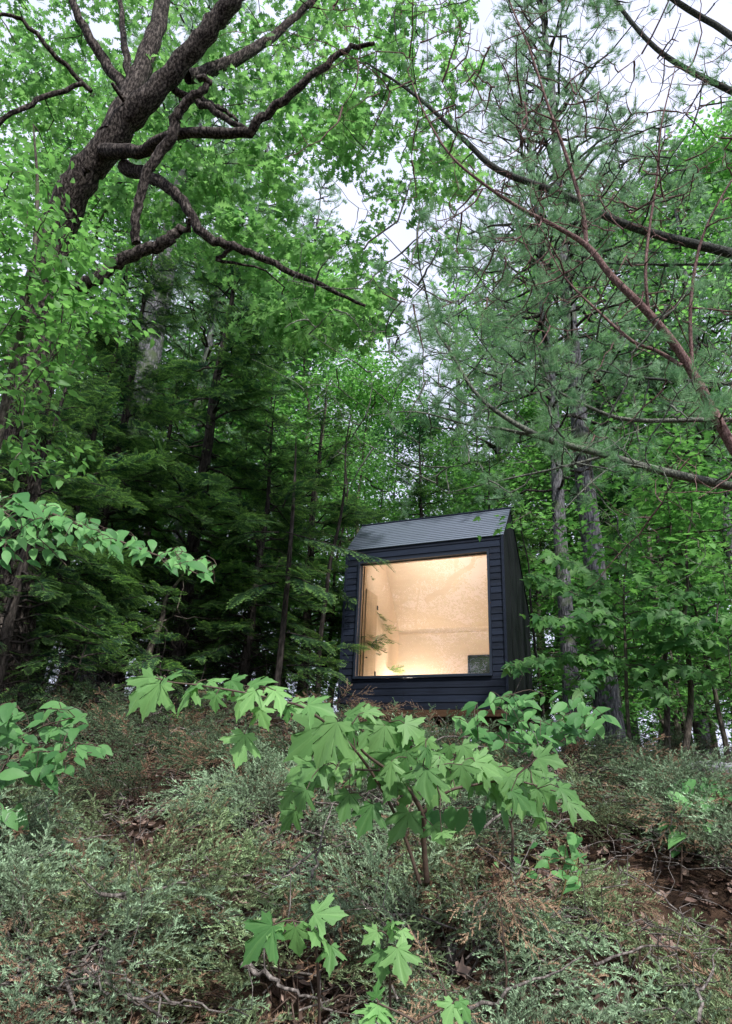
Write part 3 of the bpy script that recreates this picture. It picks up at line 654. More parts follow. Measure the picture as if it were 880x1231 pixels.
    for S, n in ((SD, 300), (SM, 190), (SR, 20)):
        for k in range(n):
            b = S.p[int(U(len(S.p)*.15, len(S.p)))]
            if b[0] > 5.2 or before_cabin(b) or seen(b)[0] < 455 or seen(b)[1] > 590: continue
            e = b+rng.normal(0, .18, 3)+np.array([-.03, 0, .06]); m = 5
            c = b+(e-b)*rng.uniform(.3, 1, (m, 1))+rng.normal(0, .03, (m, 3)); A = frames(c, (e-b)+rng.normal(0, .1, (m, 3))+[0, 0, .05], rng.normal(size=(m, 3)), rng.uniform(.8, 1.3, m))
            fg.inst(TUFT[k % 3], A, U(.2, .85, m))
    tg.build('trunk', M['grey_bark'], root, smooth=True)
    SR.g.build('branches', M['red_twig'], root); SD.g.build('branches', M['dark_limb'], root); SM.g.build('branches', M['moss_limb'], root)
    fg.build('crown', M['pine'], root)
right_pine()

# ------------------------------------------------------------------ leafy plants near the camera
rng = np.random.default_rng(79)
def leaf_plant(name, label, cat, limbs, leaves, mat, tpl, stemmat, size=None, group=None, dj=.12, up=.5, pr=.0022, nscale=1.0):
    """limbs: lists of (px, py, d, r); leaves: (bx, by, tx, ty, d)"""
    root = empty(name, (0, 0, 0), label, cat, group); S = Skel(); fg = Geo(); sg = Geo()
    for L in limbs: S.limb([P(a, b, c) for a, b, c, r in L], [r for *_, r in L], 7, sub=4)
    B, Y, Nn, Z = [], [], [], []
    for bx, by, tx, ty, d in leaves:
        b = P(bx, by, d); t = P(tx, ty, d-U(.0, .06)); S.attach(b, r0=pr, sides=4, n=4, sag=.12)
        y = t-b; B.append(b); Y.append(y); Nn.append(np.array([U(-.45, .45), -U(.5, 1.1), up+U(-.15, .35)])); Z.append(np.linalg.norm(y)*nscale)
    FR = frames(np.array(B), np.array(Y), np.array(Nn), np.array(Z)); tn = rng.uniform(.05, .85, len(B))
    for i in range(7): fg.inst(warp(tpl, i), FR[i::7], tn[i::7], .04)
    S.g.build('stem', stemmat, root, smooth=True); fg.build('leaves', mat, root)
    return root
def cr(lst, s, ox, oy, d, jit=.15):
    return [(ox+a/s, oy+b/s, ox+c/s, oy+e/s, d+U(-jit, jit)) for a, b, c, e in lst]
main = cr([(225, 95, 112, 185), (240, 92, 168, 190), (262, 78, 332, 46), (275, 95, 228, 140), (300, 70, 345, 55), (330, 95, 290, 150), (360, 92, 375, 180), (395, 95, 455, 138), (350, 100, 320, 160),
  (268, 255, 240, 322), (322, 280, 288, 352), (405, 298, 362, 378), (430, 195, 500, 225), (445, 200, 420, 262), (490, 195, 520, 262), (525, 190, 545, 250), (580, 188, 560, 252), (610, 195, 640, 262), (560, 175, 620, 180),
  (650, 200, 640, 268), (680, 200, 700, 258), (700, 175, 768, 178), (690, 160, 720, 145), (600, 250, 665, 280), (640, 250, 700, 285), (700, 245, 760, 285), (770, 275, 842, 310), (720, 240, 770, 270), (470, 240, 455, 300),
  (380, 215, 350, 268), (340, 200, 300, 245), (300, 205, 245, 230), (410, 240, 400, 300), (500, 240, 480, 262), (545, 225, 590, 262), (240, 195, 190, 232), (210, 190, 150, 215), (180, 188, 110, 218), (280, 180, 240, 200),
  (420, 150, 470, 190), (450, 165, 520, 178), (460, 330, 470, 380), (395, 175, 350, 205), (370, 120, 420, 165), (480, 345, 500, 352)], 1.913, 280, 820, 2.55)
for k in range(34):
    f = U(0, 1); x = 350+330*f; y = 955-60*math.sin(PI*min(1, f*1.15))+U(-14, 26); a = U(-.5, .5)+(-.9 if f < .35 else .7 if f > .6 else 0); l = U(30, 50)
    main.append((x, y, x+math.sin(a)*l, y+abs(math.cos(a))*l*.75, 2.6+U(-.2, .25)))
leaf_plant('maple_sapling', 'maple sapling with large lobed leaves spreading below the cabin window, front centre', 'sapling',
  [[(513, 1060, 2.75, .011), (509, 1010, 2.7, .010), (508, 978, 2.65, .009), (484, 940, 2.6, .007), (468, 927, 2.6, .006), (437, 904, 2.55, .005), (421, 877, 2.5, .003)],
   [(508, 978, 2.65, .007), (536, 953, 2.6, .006), (562, 945, 2.6, .005), (615, 938, 2.6, .004), (667, 951, 2.6, .0025)],
   [(484, 940, 2.6, .006), (492, 905, 2.6, .005), (500, 880, 2.6, .003)], [(468, 927, 2.6, .004), (420, 925, 2.6, .003), (370, 925, 2.6, .002)],
   [(615, 938, 2.6, .003), (640, 915, 2.55, .002)]], main, M['sapling_leaf'], MAPLE, M['stem'])
left = cr([(370, 28, 295, 118), (385, 42, 325, 122), (400, 30, 430, 15), (470, 45, 410, 108), (480, 45, 440, 62), (500, 40, 545, 20), (520, 70, 500, 108), (545, 60, 475, 70), (600, 50, 655, 18), (590, 65, 555, 130), (615, 60, 580, 108),
  (660, 60, 700, 100), (640, 55, 690, 40), (700, 90, 735, 110), (690, 100, 690, 138), (740, 95, 805, 100), (588, 165, 566, 242), (620, 100, 650, 150), (555, 35, 590, 60)], 2, 0, 800, 2.35)
leaf_plant('maple_sapling', 'thin maple branch with lobed leaves reaching left, one leaf hanging low', 'sapling',
  [[(505, 1062, 2.74, .007), (478, 985, 2.7, .006), (430, 905, 2.6, .005), (372, 855, 2.42, .0045), (335, 842, 2.4, .004), (290, 832, 2.38, .0035), (240, 824, 2.36, .003), (205, 820, 2.35, .0025), (187, 815, 2.33, .002)],
   [(318, 850, 2.38, .002), (300, 868, 2.36, .0015), (294, 882, 2.35, .0015)]], left, M['sapling_leaf'], MAPLE, M['stem'])
low = cr([(375, 330, 248, 478), (455, 335, 462, 455), (520, 290, 637, 288), (580, 400, 580, 492), (380, 330, 420, 300), (450, 320, 435, 345), (540, 360, 510, 350)], 2.933, 200, 1000, 2.0, .04)
leaf_plant('maple_seedling', 'seedling with four spread lobed leaves at the bottom left of centre', 'seedling', [[(385, 1250, 2.1, .004), (380, 1140, 2.05, .0035), (365, 1110, 2.0, .002)], [(380, 1140, 2.05, .002), (395, 1125, 2.0, .002)]], low, M['sapling_leaf'], MAPLE, M['stem'])
low2 = cr([(745, 350, 688, 402), (765, 415, 750, 527), (815, 410, 832, 538), (790, 320, 790, 385), (830, 345, 850, 420), (800, 320, 830, 305)], 2.933, 200, 1000, 2.05, .04)
leaf_plant('maple_seedling', 'seedling with hanging lobed leaves at the bottom centre', 'seedling', [[(470, 1255, 2.1, .004), (468, 1160, 2.05, .003), (466, 1125, 2.05, .002)]], low2, M['sapling_leaf'], MAPLE, M['stem'])
low3 = [(452, 1212, 436, 1236, 1.9), (455, 1208, 470, 1235, 1.9), (545, 1205, 532, 1236, 1.9), (552, 1203, 572, 1228, 1.9), (452, 1200, 452, 1180, 1.9)]
leaf_plant('maple_seedling', 'seedling cut by the bottom edge of the picture', 'seedling', [[(500, 1260, 1.9, .004), (500, 1230, 1.9, .003), (455, 1206, 1.9, .002)], [(500, 1230, 1.9, .003), (548, 1204, 1.9, .002)]], low3, M['sapling_leaf'], MAPLE, M['stem'])
# ovate-leaved shrubs
def ov_leaves(n, cx, cy, rx, ry, d, L, jd=.25, drop=.45, slope=0.0):
    out = []
    for k in range(n):
        a, r = U(0, 2*PI), math.sqrt(U(0, 1)); x, y = cx+math.cos(a)*rx*r, cy+math.sin(a)*ry*r; y += slope*(x-cx)
        b = U(0, 2*PI); l = L*U(.7, 1.15); dx, dy = math.cos(b)*l, abs(math.sin(b))*l*drop+l*.15
        out.append((x-dx/2, y-dy/2, x+dx/2, y+dy/2, d+U(-jd, jd)))
    return out
leaf_plant('viburnum_shrub', 'shrub of rounded leaves in front of the lower right corner of the cabin', 'shrub',
  [[(655, 1010, 4.0, .009), (650, 940, 3.95, .008), (640, 895, 3.9, .006), (622, 870, 3.9, .004), (600, 850, 3.9, .002)], [(645, 915, 3.95, .005), (690, 880, 3.9, .003), (715, 868, 3.9, .002)], [(640, 895, 3.9, .004), (590, 892, 3.8, .002), (575, 895, 3.8, .002)]],
  ov_leaves(125, 635, 866, 88, 34, 3.9, 20)+ov_leaves(10, 700, 862, 34, 12, 3.9, 20), M['ovate_leaf'], OVATE, M['stem'], up=1.0, nscale=1.15)
leaf_plant('viburnum_shrub', 'low row of rounded leaves beneath the right half of the maple sapling', 'shrub',
  [[(616, 1030, 2.9, .006), (614, 990, 2.9, .005), (590, 972, 2.85, .003), (540, 972, 2.8, .002)], [(614, 990, 2.9, .004), (625, 960, 2.85, .002)]],
  [(530, 975, 520, 992, 2.8), (541, 968, 542, 988, 2.8), (560, 970, 552, 990, 2.8), (575, 968, 578, 988, 2.8), (600, 970, 612, 985, 2.8), (520, 970, 505, 985, 2.8), (625, 962, 640, 978, 2.8), (607, 960, 622, 955, 2.8)], M['ovate_leaf'], OVATE, M['stem'], up=.4, nscale=1.5)
leaf_plant('viburnum_shrub', 'slender climbing shoot with pale rounded leaves right of the sapling stem', 'shrub',
  [[(668, 1100, 3.0, .004), (680, 1060, 3.0, .003), (688, 1020, 2.95, .0025), (692, 995, 2.9, .002)]],
  ov_leaves(13, 690, 1040, 14, 40, 2.8, 15, .05)+ov_leaves(18, 645, 1035, 52, 20, 2.9, 15, .15), M['ovate_leaf'], OVATE, M['green_stem'], up=.6, nscale=1.0)
leaf_plant('viburnum_shrub', 'leafy shrub at the right edge above the stony crest', 'shrub', [[(850, 1010, 4.3, .005), (845, 965, 4.2, .004), (835, 948, 4.2, .002)], [(850, 980, 4.3, .003), (880, 965, 4.2, .002)]],
  ov_leaves(34, 845, 955, 38, 16, 4.2, 24)+ov_leaves(18, 815, 1000, 40, 18, 4.2, 20), M['ovate_leaf'], OVATE, M['stem'], up=.9, nscale=1.1)
leaf_plant('viburnum_shrub', 'leafy shrub at the left edge over the juniper bank', 'shrub',
  [[(-30, 1010, 3.5, .008), (0, 930, 3.4, .006), (40, 880, 3.3, .004), (90, 862, 3.2, .002)], [(0, 930, 3.4, .004), (45, 905, 3.3, .003), (110, 905, 3.2, .002)], [(0, 930, 3.4, .004), (40, 930, 3.3, .002)], [(-10, 960, 3.4, .004), (10, 975, 3.3, .002)]],
  ov_leaves(64, 35, 872, 65, 28, 3.3, 21)+ov_leaves(16, 95, 905, 35, 10, 3.2, 20)+ov_leaves(30, 30, 918, 55, 24, 3.3, 21)+ov_leaves(7, 8, 978, 20, 10, 3.3, 28), M['ovate_leaf'], OVATE, M['stem'], up=.8, nscale=1.15)
lv = ov_leaves(70, 20, 640, 65, 45, 3.3, 22, .3)
for k in range(130):
    x = U(-10, 250); f = x/250; lv += ov_leaves(1, x, 608+f*78, 12, 24*(1-f*.55), 3.3, 20, .25)
leaf_plant('beech_sapling', 'long leafy branch reaching in from the left edge toward the dark hemlock', 'sapling',
  [[(-150, 820, 3.5, .02), (-100, 700, 3.5, .016), (-40, 620, 3.45, .012), (40, 612, 3.4, .008), (120, 642, 3.3, .006), (190, 668, 3.3, .004), (258, 700, 3.25, .002)], [(0, 612, 3.4, .005), (50, 650, 3.3, .003), (80, 680, 3.3, .002)], [(-20, 615, 3.4, .005), (20, 680, 3.3, .003)]],
  lv, M['ovate_leaf'], OVATE, M['stem'], up=.9, nscale=.95)
def layered_maple():
    rows = [((752, 790), (615, 800), 7.4), ((752, 770), (650, 742), 7.2), ((750, 745), (640, 690), 7.6), ((752, 770), (890, 742), 7.0), ((750, 740), (890, 700), 7.6), ((752, 800), (860, 812), 7.2), ((750, 720), (660, 665), 8.0),
            ((750, 715), (850, 668), 8.0), ((752, 790), (700, 830), 7.0), ((752, 800), (800, 840), 7.2), ((750, 700), (760, 640), 7.8), ((752, 750), (700, 735), 6.9), ((752, 750), (820, 738), 6.8), ((752, 780), (890, 775), 7.3)]
    limbs = [[(760, 925, 7.7, .022), (754, 850, 7.6, .02), (752, 780, 7.6, .017), (750, 700, 7.7, .010), (758, 640, 7.8, .004)]]; lv = []
    for (a, b), (c, e), d in rows:
        m = ((a+c)/2+U(-6, 6), (b+e)/2+U(-10, -2)); limbs.append([(a, b, 7.6, .009), (*m, (7.6+d)/2, .006), (c, e, d, .002)])
        n = int(abs(c-a)*.5)+10
        for k in range(n):
            f = U(.15, 1.03); x = a+(c-a)*f+U(-7, 7); y = b+(e-b)*f-22*f*(1-f)+U(-4, 6); dd = 7.6+(d-7.6)*f+U(-.35, .35); an = U(0, 2*PI); l = 14*U(.7, 1.15)
            lv.append((x, y, x+math.cos(an)*l, y+abs(math.sin(an))*l*.45+2, dd))
    leaf_plant('understory_maple', 'maple with wide flat layers of lit leaves right of the cabin', 'tree', limbs, lv, M['under_leaf'], MAPLE_S, M['maple_bark'], up=.75, nscale=1.15)
layered_maple()
# tall bright sapling at upper left
def bright_sapling():
    root = empty('hickory_sapling', (0, 0, 0), 'tall sapling with bright yellow green leaves along the upper left edge', 'tree')
    S = Skel(); fg = Geo(); x0, y0 = P(-60, 800, 4.6)[:2]
    S.limb([(x0, y0, float(T(x0, y0))-.1)]+[P(*q) for q in [(-45, 700, 4.6), (-10, 560, 4.5), (18, 430, 4.4), (38, 330, 4.3), (45, 230, 4.2), (40, 150, 4.1)]], [.05, .045, .04, .03, .022, .015, .006], 8)
    z = [P(U(-40, 115)*(1 if U(0, 1) < .85 else 1.2), U(190, 400), U(3.6, 4.9)) for k in range(115)]
    z = [q for q in z if not (seen(q)[0] > 62 and seen(q)[1] < 265) and not (seen(q)[0] > 75 and 318 < seen(q)[1] < 372)]
    z += [P(U(-30, 95), U(380, 560), U(3.8, 4.9)) for k in range(34)]+[P(U(90, 150), U(330, 430), U(4.2, 4.6)) for k in range(8)]
    z.sort(key=lambda q: np.min(np.linalg.norm(S.p-q, axis=1)))
    for q in z:
        p = S.attach(q, n=5, sag=.06); leaves_on(fg, OVATE_S, p[-3:], 20, .082, .10, U(.35, .8), horiz=.5)
    S.g.build('trunk', M['maple_bark'], root, smooth=True); fg.build('crown', M['bright_leaf'], root)
bright_sapling()
# a hemlock bough crossing the left corner of the cabin window
def bough():
    root = empty('hemlock_tree', (0, 0, 0), 'low hemlock bough crossing the top left corner of the cabin window', 'tree')
    S = Skel(); fg = Geo(); x0, y0 = P(330, 850, 9.3)[:2]; tg = Geo()
    zs = float(T(x0, y0)); S.limb([(x0, y0, zs-.1), (x0+.02, y0, zs+1.5), (x0, y0, zs+3.2), (x0-.05, y0, zs+4.2)], [.05, .04, .025, .008], 8, geo=tg)
    for (a, b, c, n) in [((345, 640, 9.2), (400, 655, 8.9), (472, 676, 8.7), 18), ((345, 690, 9.2), (370, 700, 8.9), (398, 715, 8.8), 12), ((345, 760, 9.2), (365, 765, 9.0), (392, 772, 8.9), 12), ((345, 800, 9.2), (375, 800, 9.0), (400, 806, 8.9), 10), ((340, 610, 9.2), (350, 590, 9.0), (375, 585, 8.9), 10), ((335, 700, 9.2), (310, 705, 9), (285, 720, 9), 10), ((335, 640, 9.2), (300, 640, 9), (280, 650, 9), 10)]:
        q = S.limb([P(*a), P(*b), P(*c)], [.012, .008, .002], 4, sub=5); d = norm(q[-1]-q[0]); sd = norm(np.cross(d, [0, 0, 1]))
        for j in range(n):
            f = .15+.85*(j+.5)/n; p = q[int(f*(len(q)-1))]; s1 = 1 if j % 2 else -1
            fg.inst(HSPRAY[j % 4], frames(p, d+sd*s1*U(.2, .9)+[0, 0, -.2], np.array([0, -.25, 1])+rng.normal(0, .1, 3), U(.28, .45)*(1.2-.4*f)), U(.15, .4))
    tg.build('trunk', M['dark_bark'], root, smooth=True); S.g.build('branches', M['dark_bark'], root); fg.build('crown', M['hemlock'], root)
bough()

# ------------------------------------------------------------------ cabin
def cabin():
    W, HE, RY, RZ, D, HR = 2.7, 2.636, .589, 3.306, 1.82, 1.782
    u0, u1, v0, v1 = -2.409, -.263, .513, 2.367
    root = empty('cabin', (2.155, 9.917, 1.178+EYE), 'small black wood cabin with a lit square picture window', 'cabin', rz=math.radians(-24.917))
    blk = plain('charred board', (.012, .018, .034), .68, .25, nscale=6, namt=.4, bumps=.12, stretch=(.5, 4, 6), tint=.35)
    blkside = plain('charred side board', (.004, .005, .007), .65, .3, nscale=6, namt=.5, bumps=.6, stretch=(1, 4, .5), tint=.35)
    shg = plain('roof lap', (.13, .155, .20), .42, .6, nscale=9, namt=.12, bumps=.06, stretch=(1, 2, 2), tint=.08)  # pale blue tone puts the sky's sheen into the front roof colour
    frm = plain('window frame', (.018, .026, .045), .35, .6, nscale=20, namt=.2)
    def ply_mat():
        m, nt, out = new_mat('birch plywood'); L = nt.links.new
        tc = nt.nodes.new('ShaderNodeTexCoord'); mp = nt.nodes.new('ShaderNodeMapping'); mp.inputs['Scale'].default_value = (1.2, 8, 8); L(tc.outputs['Object'], mp.inputs[0])
        no = N(nt, 'ShaderNodeTexNoise', Scale=2.4, Detail=7.0); L(mp.outputs[0], no.inputs['Vector'])
        c = ramp(nt, no.outputs['Fac'], [(.25, (.71, .58, .46)), (.5, (.735, .605, .485)), (.75, (.76, .635, .515))])
        p = nt.nodes.new('ShaderNodeBsdfPrincipled'); p.inputs['Roughness'].default_value = .55; p.inputs['Specular IOR Level'].default_value = .25; L(c, p.inputs['Base Color']); L(p.outputs[0], out.inputs[0]); return m
    ply = ply_mat()
    def glass_mat():
        m, nt, out = new_mat('window glass'); L = nt.links.new
        fr = N(nt, 'ShaderNodeFresnel', IOR=1.9); tr = nt.nodes.new('ShaderNodeBsdfTransparent'); tr.inputs[0].default_value = (.94, .95, .94, 1); gl = N(nt, 'ShaderNodeBsdfGlossy', Roughness=.0)
        gl.inputs['Roughness'].default_value = 0; gl.inputs[0].default_value = (1, 1, 1, 1)
        mx = nt.nodes.new('ShaderNodeMixShader'); L(fr.outputs[0], mx.inputs[0]); L(tr.outputs[0], mx.inputs[1]); L(gl.outputs[0], mx.inputs[2]); L(mx.outputs[0], out.inputs[0])
        tc = nt.nodes.new('ShaderNodeTexCoord'); no = N(nt, 'ShaderNodeTexNoise', Scale=1.6, Detail=1.0); L(tc.outputs['Object'], no.inputs['Vector'])
        bp = nt.nodes.new('ShaderNodeBump'); bp.inputs['Strength'].default_value = .06; bp.inputs['Distance'].default_value = .02; L(no.outputs['Fac'], bp.inputs['Height']); L(bp.outputs[0], gl.inputs['Normal'])
        return m
    glass = glass_mat()
    # lapped boards of the front wall, cut around the window
    g = Geo(); step = .107; n = int(math.ceil(HE/step)); fo = .045
    def lap(x0, x1, za, zb, zlo):
        f = lambda z: -(.013-.0095*(z-zlo)/step)
        ya, yb = f(za), f(zb); g.hexa([(x0, ya, za), (x1, ya, za), (x1, -.002, za), (x0, -.002, za), (x0, yb, zb), (x1, yb, zb), (x1, -.002, zb), (x0, -.002, zb)], U(0, 1))
    for i in range(n):
        za, zb = i*step, min((i+1)*step-.004, HE); a, b = v0-fo, v1+fo
        segs = []
        if za < a: segs.append((za, min(zb, a), 0))
        if zb > a and za < b: segs.append((max(za, a), min(zb, b), 1))
        if zb > b: segs.append((max(za, b), zb, 0))
        for (p, q, w) in segs:
            if q-p < .004: continue
            if w: lap(-W+.001, u0-fo, p, q, za); lap(u1+fo, -.001, p, q, za)
            else:
                lap(-W+.001, -.001, p, q, za)
    e = .008
    g.box((-W+.001, -.0015, 0), (u0-fo, .03, HE-.004), .3); g.box((u1+fo, -.0015, 0), (-.001, .03, HE-.004), .3); g.box((u0-fo+.001, -.0015, 0), (u1+fo-.001, .03, v0-fo), .3); g.box((u0-fo+.001, -.0015, v1+fo), (u1+fo-.001, .03, HE-.004), .3)
    g.build('front_wall', blk, root)
    def wall_side(name, x0, x1, mat):
        g = Geo(); nb = 15; ys = np.linspace(.032, D, nb+1)
        def top(y): return HE+(RZ-HE)*y/RY if y < RY else RZ+(HR-RZ)*(y-RY)/(D-RY)
        for k in range(nb):
            a, b = ys[k], ys[k+1]-.005; e = U(-.004, .004)
            g.hexa([(x0, a, 0), (x1+e, a, 0), (x1+e, b, 0), (x0, b, 0), (x0, a, top(a)-.03), (x1+e, a, top(a)-.03), (x1+e, b, top(b)-.03), (x0, b, top(b)-.03)], U(0, 1))
        return g.build(name, mat, root)
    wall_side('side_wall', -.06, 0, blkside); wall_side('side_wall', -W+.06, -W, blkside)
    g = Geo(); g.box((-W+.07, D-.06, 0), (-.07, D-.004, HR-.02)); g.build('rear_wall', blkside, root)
    # roof laps
    def roof(name, p0, p1, rows, mat):
        g = Geo(); p0 = np.array(p0); p1 = np.array(p1); d = (p1-p0)/rows; nn = np.array([-(p1-p0)[1], (p1-p0)[0]]); nn = nn/np.linalg.norm(nn); 
        if nn[1] < 0: nn = -nn
        for k in range(rows):
            a = p0+d*k; b = p0+d*(k+.985); xs = np.concatenate([[-W-.012], np.sort(U(-W+.2, -.2, 2)), [.012]])
            for j in range(3):
                w = U(-.0025, .0025)
                q = [a+nn*.017, a, b, b+nn*.010]
                x0, x1 = xs[j]+.0015, xs[j+1]-.0015
                g.hexa([(x0, q[1][0], q[1][1]), (x1, q[1][0], q[1][1]), (x1, q[2][0], q[2][1]), (x0, q[2][0], q[2][1]), (x0, q[0][0], q[0][1]), (x1, q[0][0], q[0][1]), (x1, q[3][0], q[3][1]), (x0, q[3][0], q[3][1])], U(0, 1))
        return g.build(name, mat, root)
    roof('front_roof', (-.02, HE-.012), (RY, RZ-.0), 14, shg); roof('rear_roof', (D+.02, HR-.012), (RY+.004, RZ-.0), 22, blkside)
    g = Geo(); g.tube(np.array([(-W-.02, RY, RZ+.018), (.02, RY, RZ+.018)]), .022, 8, cap=True)
    g.build('ridge_cap', blk, root)
    g = Geo(); g.box((-W-.004, -.034, 0), (-W+.028, -.004, HE-.02)); g.box((-.028, -.034, 0), (.004, -.004, HE-.02)); g.build('corner_trim', blk, root)
    # window frame
    g = Geo(); t = .035; y0, y1 = -.045, .07
    a, b, c, d = u0-fo+.002, u1+fo-.002, v0-fo+.002, v1+fo-.002
    g.box((a, y0, c), (a+t, y1, d)); g.box((b-t, y0, c), (b, y1, d)); g.box((a+t+.001, y0, c), (b-t-.001, y1, c+t)); g.box((a+t+.001, y0, d-t), (b-t-.001, y1, d))
    wf = g.build('window_frame', frm, root)
    g = Geo(); g.add([(a+t, .035, c+t), (b-t, .035, c+t), (b-t, .035, d-t), (a+t, .035, d-t)], [(0, 1, 2, 3)]); g.build('window_glass', glass, wf)
    g = Geo(); e = .018; g.box((a+t+.001, .04, c+t+.001), (a+t+e, .085, d-t-.001)); g.box((b-t-e, .04, c+t+.001), (b-t-.001, .085, d-t-.001)); g.box((a+t+e+.001, .04, c+t+.001), (b-t-e-.001, .085, c+t+e)); g.box((a+t+e+.001, .04, d-t-e), (b-t-e-.001, .085, d-t-.001)); g.build('inner_trim', ply, wf)
    # interior lining: one room, plywood
    IL, IR, ID = -2.385, -.10, D-.10
    g = Geo()
    prof = [(.09, .12), (.09, 2.44), (RY, RZ-.13), (ID, HR-.155), (ID, .12)]
    # floor and ceilings
    def quad(p, q, x0=IL, x1=IR, t=.5): g.add([(x0, p[0], p[1]), (x1, p[0], p[1]), (x1, q[0], q[1]), (x0, q[0], q[1])], [(0, 1, 2, 3)], t)
    quad(prof[4], prof[0]); quad(prof[1], prof[2])
    g.build('floor', ply, root)
    g = Geo(); m = .004
    xs = [IL, IL+1.22, IR]
    quad(prof[2], prof[3]); g.build('ceiling', ply, root)
    g = Geo(); quad(prof[3], (ID, 1.12)); quad((ID, 1.12), (ID, .75), IL, -1.08); quad((ID, 1.12), (ID, .75), -.45, IR); quad((ID, .75), prof[4])
    g.box((IL+.002, ID-.012, HR-.24), (IR-.002, ID-.002, HR-.232)); g.build('inner_back_wall', ply, root)
    for nm, x in (('inner_side_wall', IL), ('inner_side_wall', IR)):
        g = Geo(); g.add([(x, p[0], p[1]) for p in prof], [(0, 1, 2, 3, 4)]); g.build(nm, ply, root)
    g = Geo(); g.box((u0-fo+.01, .03, v1+fo+.001), (u1+fo-.01, .088, 2.44)); g.build('inner_header', ply, root)
    # door on the left inner wall
    g = Geo(); g.box((IL+.003, .16, .125), (IL+.022, .62, 1.98)); dr = g.build('inner_door', plain('door panel', (.56, .44, .32), .5, .3, nscale=3, namt=.15, stretch=(4, 4, .6)), root)
    g = Geo(); g.box((IL+.002, .622, .125), (IL+.010, .632, 1.99)); g.box((IL+.002, .16, 1.982), (IL+.010, .632, 1.99)); g.build('door_gap', frm, dr)
    for z in (.62, 1.16, 1.74):
        g = Geo(); g.box((IL+.022, .60, z), (IL+.036, .635, z+.07)); g.build('hinge', frm, dr)
    g = Geo(); g.tube(np.array([(IL+.022, .22, .85), (IL+.045, .22, .85), (IL+.05, .22, .85)]), [.008, .012, .014], 8, cap=True); g.build('knob', frm, dr)
    # small back window, dark
    g = Geo(); y0, y1 = ID-.012, ID+.03
    g.box((-1.08, y0, .75), (-1.055, y1, 1.12)); g.box((-.475, y0, .75), (-.45, y1, 1.12)); g.box((-1.053, y0, .75), (-.477, y1, .775)); g.box((-1.053, y0, 1.095), (-.477, y1, 1.12)); bw = g.build('rear_window', frm, root)
    g = Geo(); g.add([(-1.053, ID+.022, .776), (-.477, ID+.022, .776), (-.477, ID+.022, 1.094), (-1.053, ID+.022, 1.094)], [(0, 1, 2, 3)]); g.build('pane', plain('dark pane', (.05, .075, .07), .08, .6, nscale=5, namt=.8), bw)
    # a lit lamp low in the left corner
    m, nt, out = new_mat('lamp glow'); em = N(nt, 'ShaderNodeEmission', Strength=8.0); em.inputs[0].default_value = (1, .78, .52, 1); nt.links.new(em.outputs[0], out.inputs[0])
    lx, ly, lz = IL+.36, ID-.40, .34
    g = Geo(); 
    for k in range(1): g.tube(np.array([(lx, ly, lz-.05), (lx, ly, lz-.03), (lx, ly, lz), (lx, ly, lz+.03), (lx, ly, lz+.05)]), [.02, .045, .055, .045, .01], 12, cap=True)
    lp = Geo(); lp.tube(np.array([(lx, ly, .125), (lx, ly, .15), (lx, ly, .16), (lx, ly, lz-.05)]), [.07, .07, .012, .012], 12); lo = lp.build('lamp', frm, root); g.build('bulb', m, lo, smooth=True)
    for (x, y, z, e, r) in ((lx, ly, lz+.02, 55, .10),):
        ld = bpy.data.lights.new('lamp_light', 'POINT'); ld.energy = e; ld.color = (1, .90, .77); ld.shadow_soft_size = r
        l = bpy.data.objects.new('lamp_light', ld); C.objects.link(l); l.parent = root; l.location = (x, y, z)
    # added fill strip, hidden behind the window head to light the room evenly
    g = Geo(); g.box((-2.0, .10, 2.405), (-.6, .15, 2.43)); st = g.build('lamp', frm, root); g = Geo(); g.box((-1.98, .105, 2.385), (-.62, .145, 2.403)); g.build('fill_diffuser', m, st)  # unseen housing and glowing strip, made up to go with the fill
    ld = bpy.data.lights.new('fill_strip_light', 'AREA'); ld.shape = 'RECTANGLE'; ld.size = 1.4; ld.size_y = .05; ld.energy = 17; ld.color = (1, .93, .83)
    l = bpy.data.objects.new('fill_strip_light', ld); C.objects.link(l); l.parent = root; l.location = (-1.3, .16, 2.37); l.rotation_euler = (math.radians(84), 0, 0)
    # floor frame and skids
    g = Geo(); g.box((-W+.02, -.01, -.10), (-.02, D-.02, -.003)); wood = plain('weathered beam', (.10, .055, .03), .8, .2, nscale=8, namt=.4, stretch=(1, 6, 6)); g.build('floor_frame', wood, root)
    for x in (-W+.35, -.40):
        g = Geo(); g.box((x-.09, .1, -.55), (x+.09, D-.1, -.103)); g.build('skid', wood, root)
cabin()
for o in bpy.data.objects:      # boards, frames and laps are flat-faced
    if o.type == 'MESH' and o.name.split('.')[0] not in ('ground',) and o.parent and (o.parent.name == 'cabin' or (o.parent.parent and o.parent.parent.name == 'cabin')) and not o.name.startswith('bulb'):
        o.data.shade_flat()

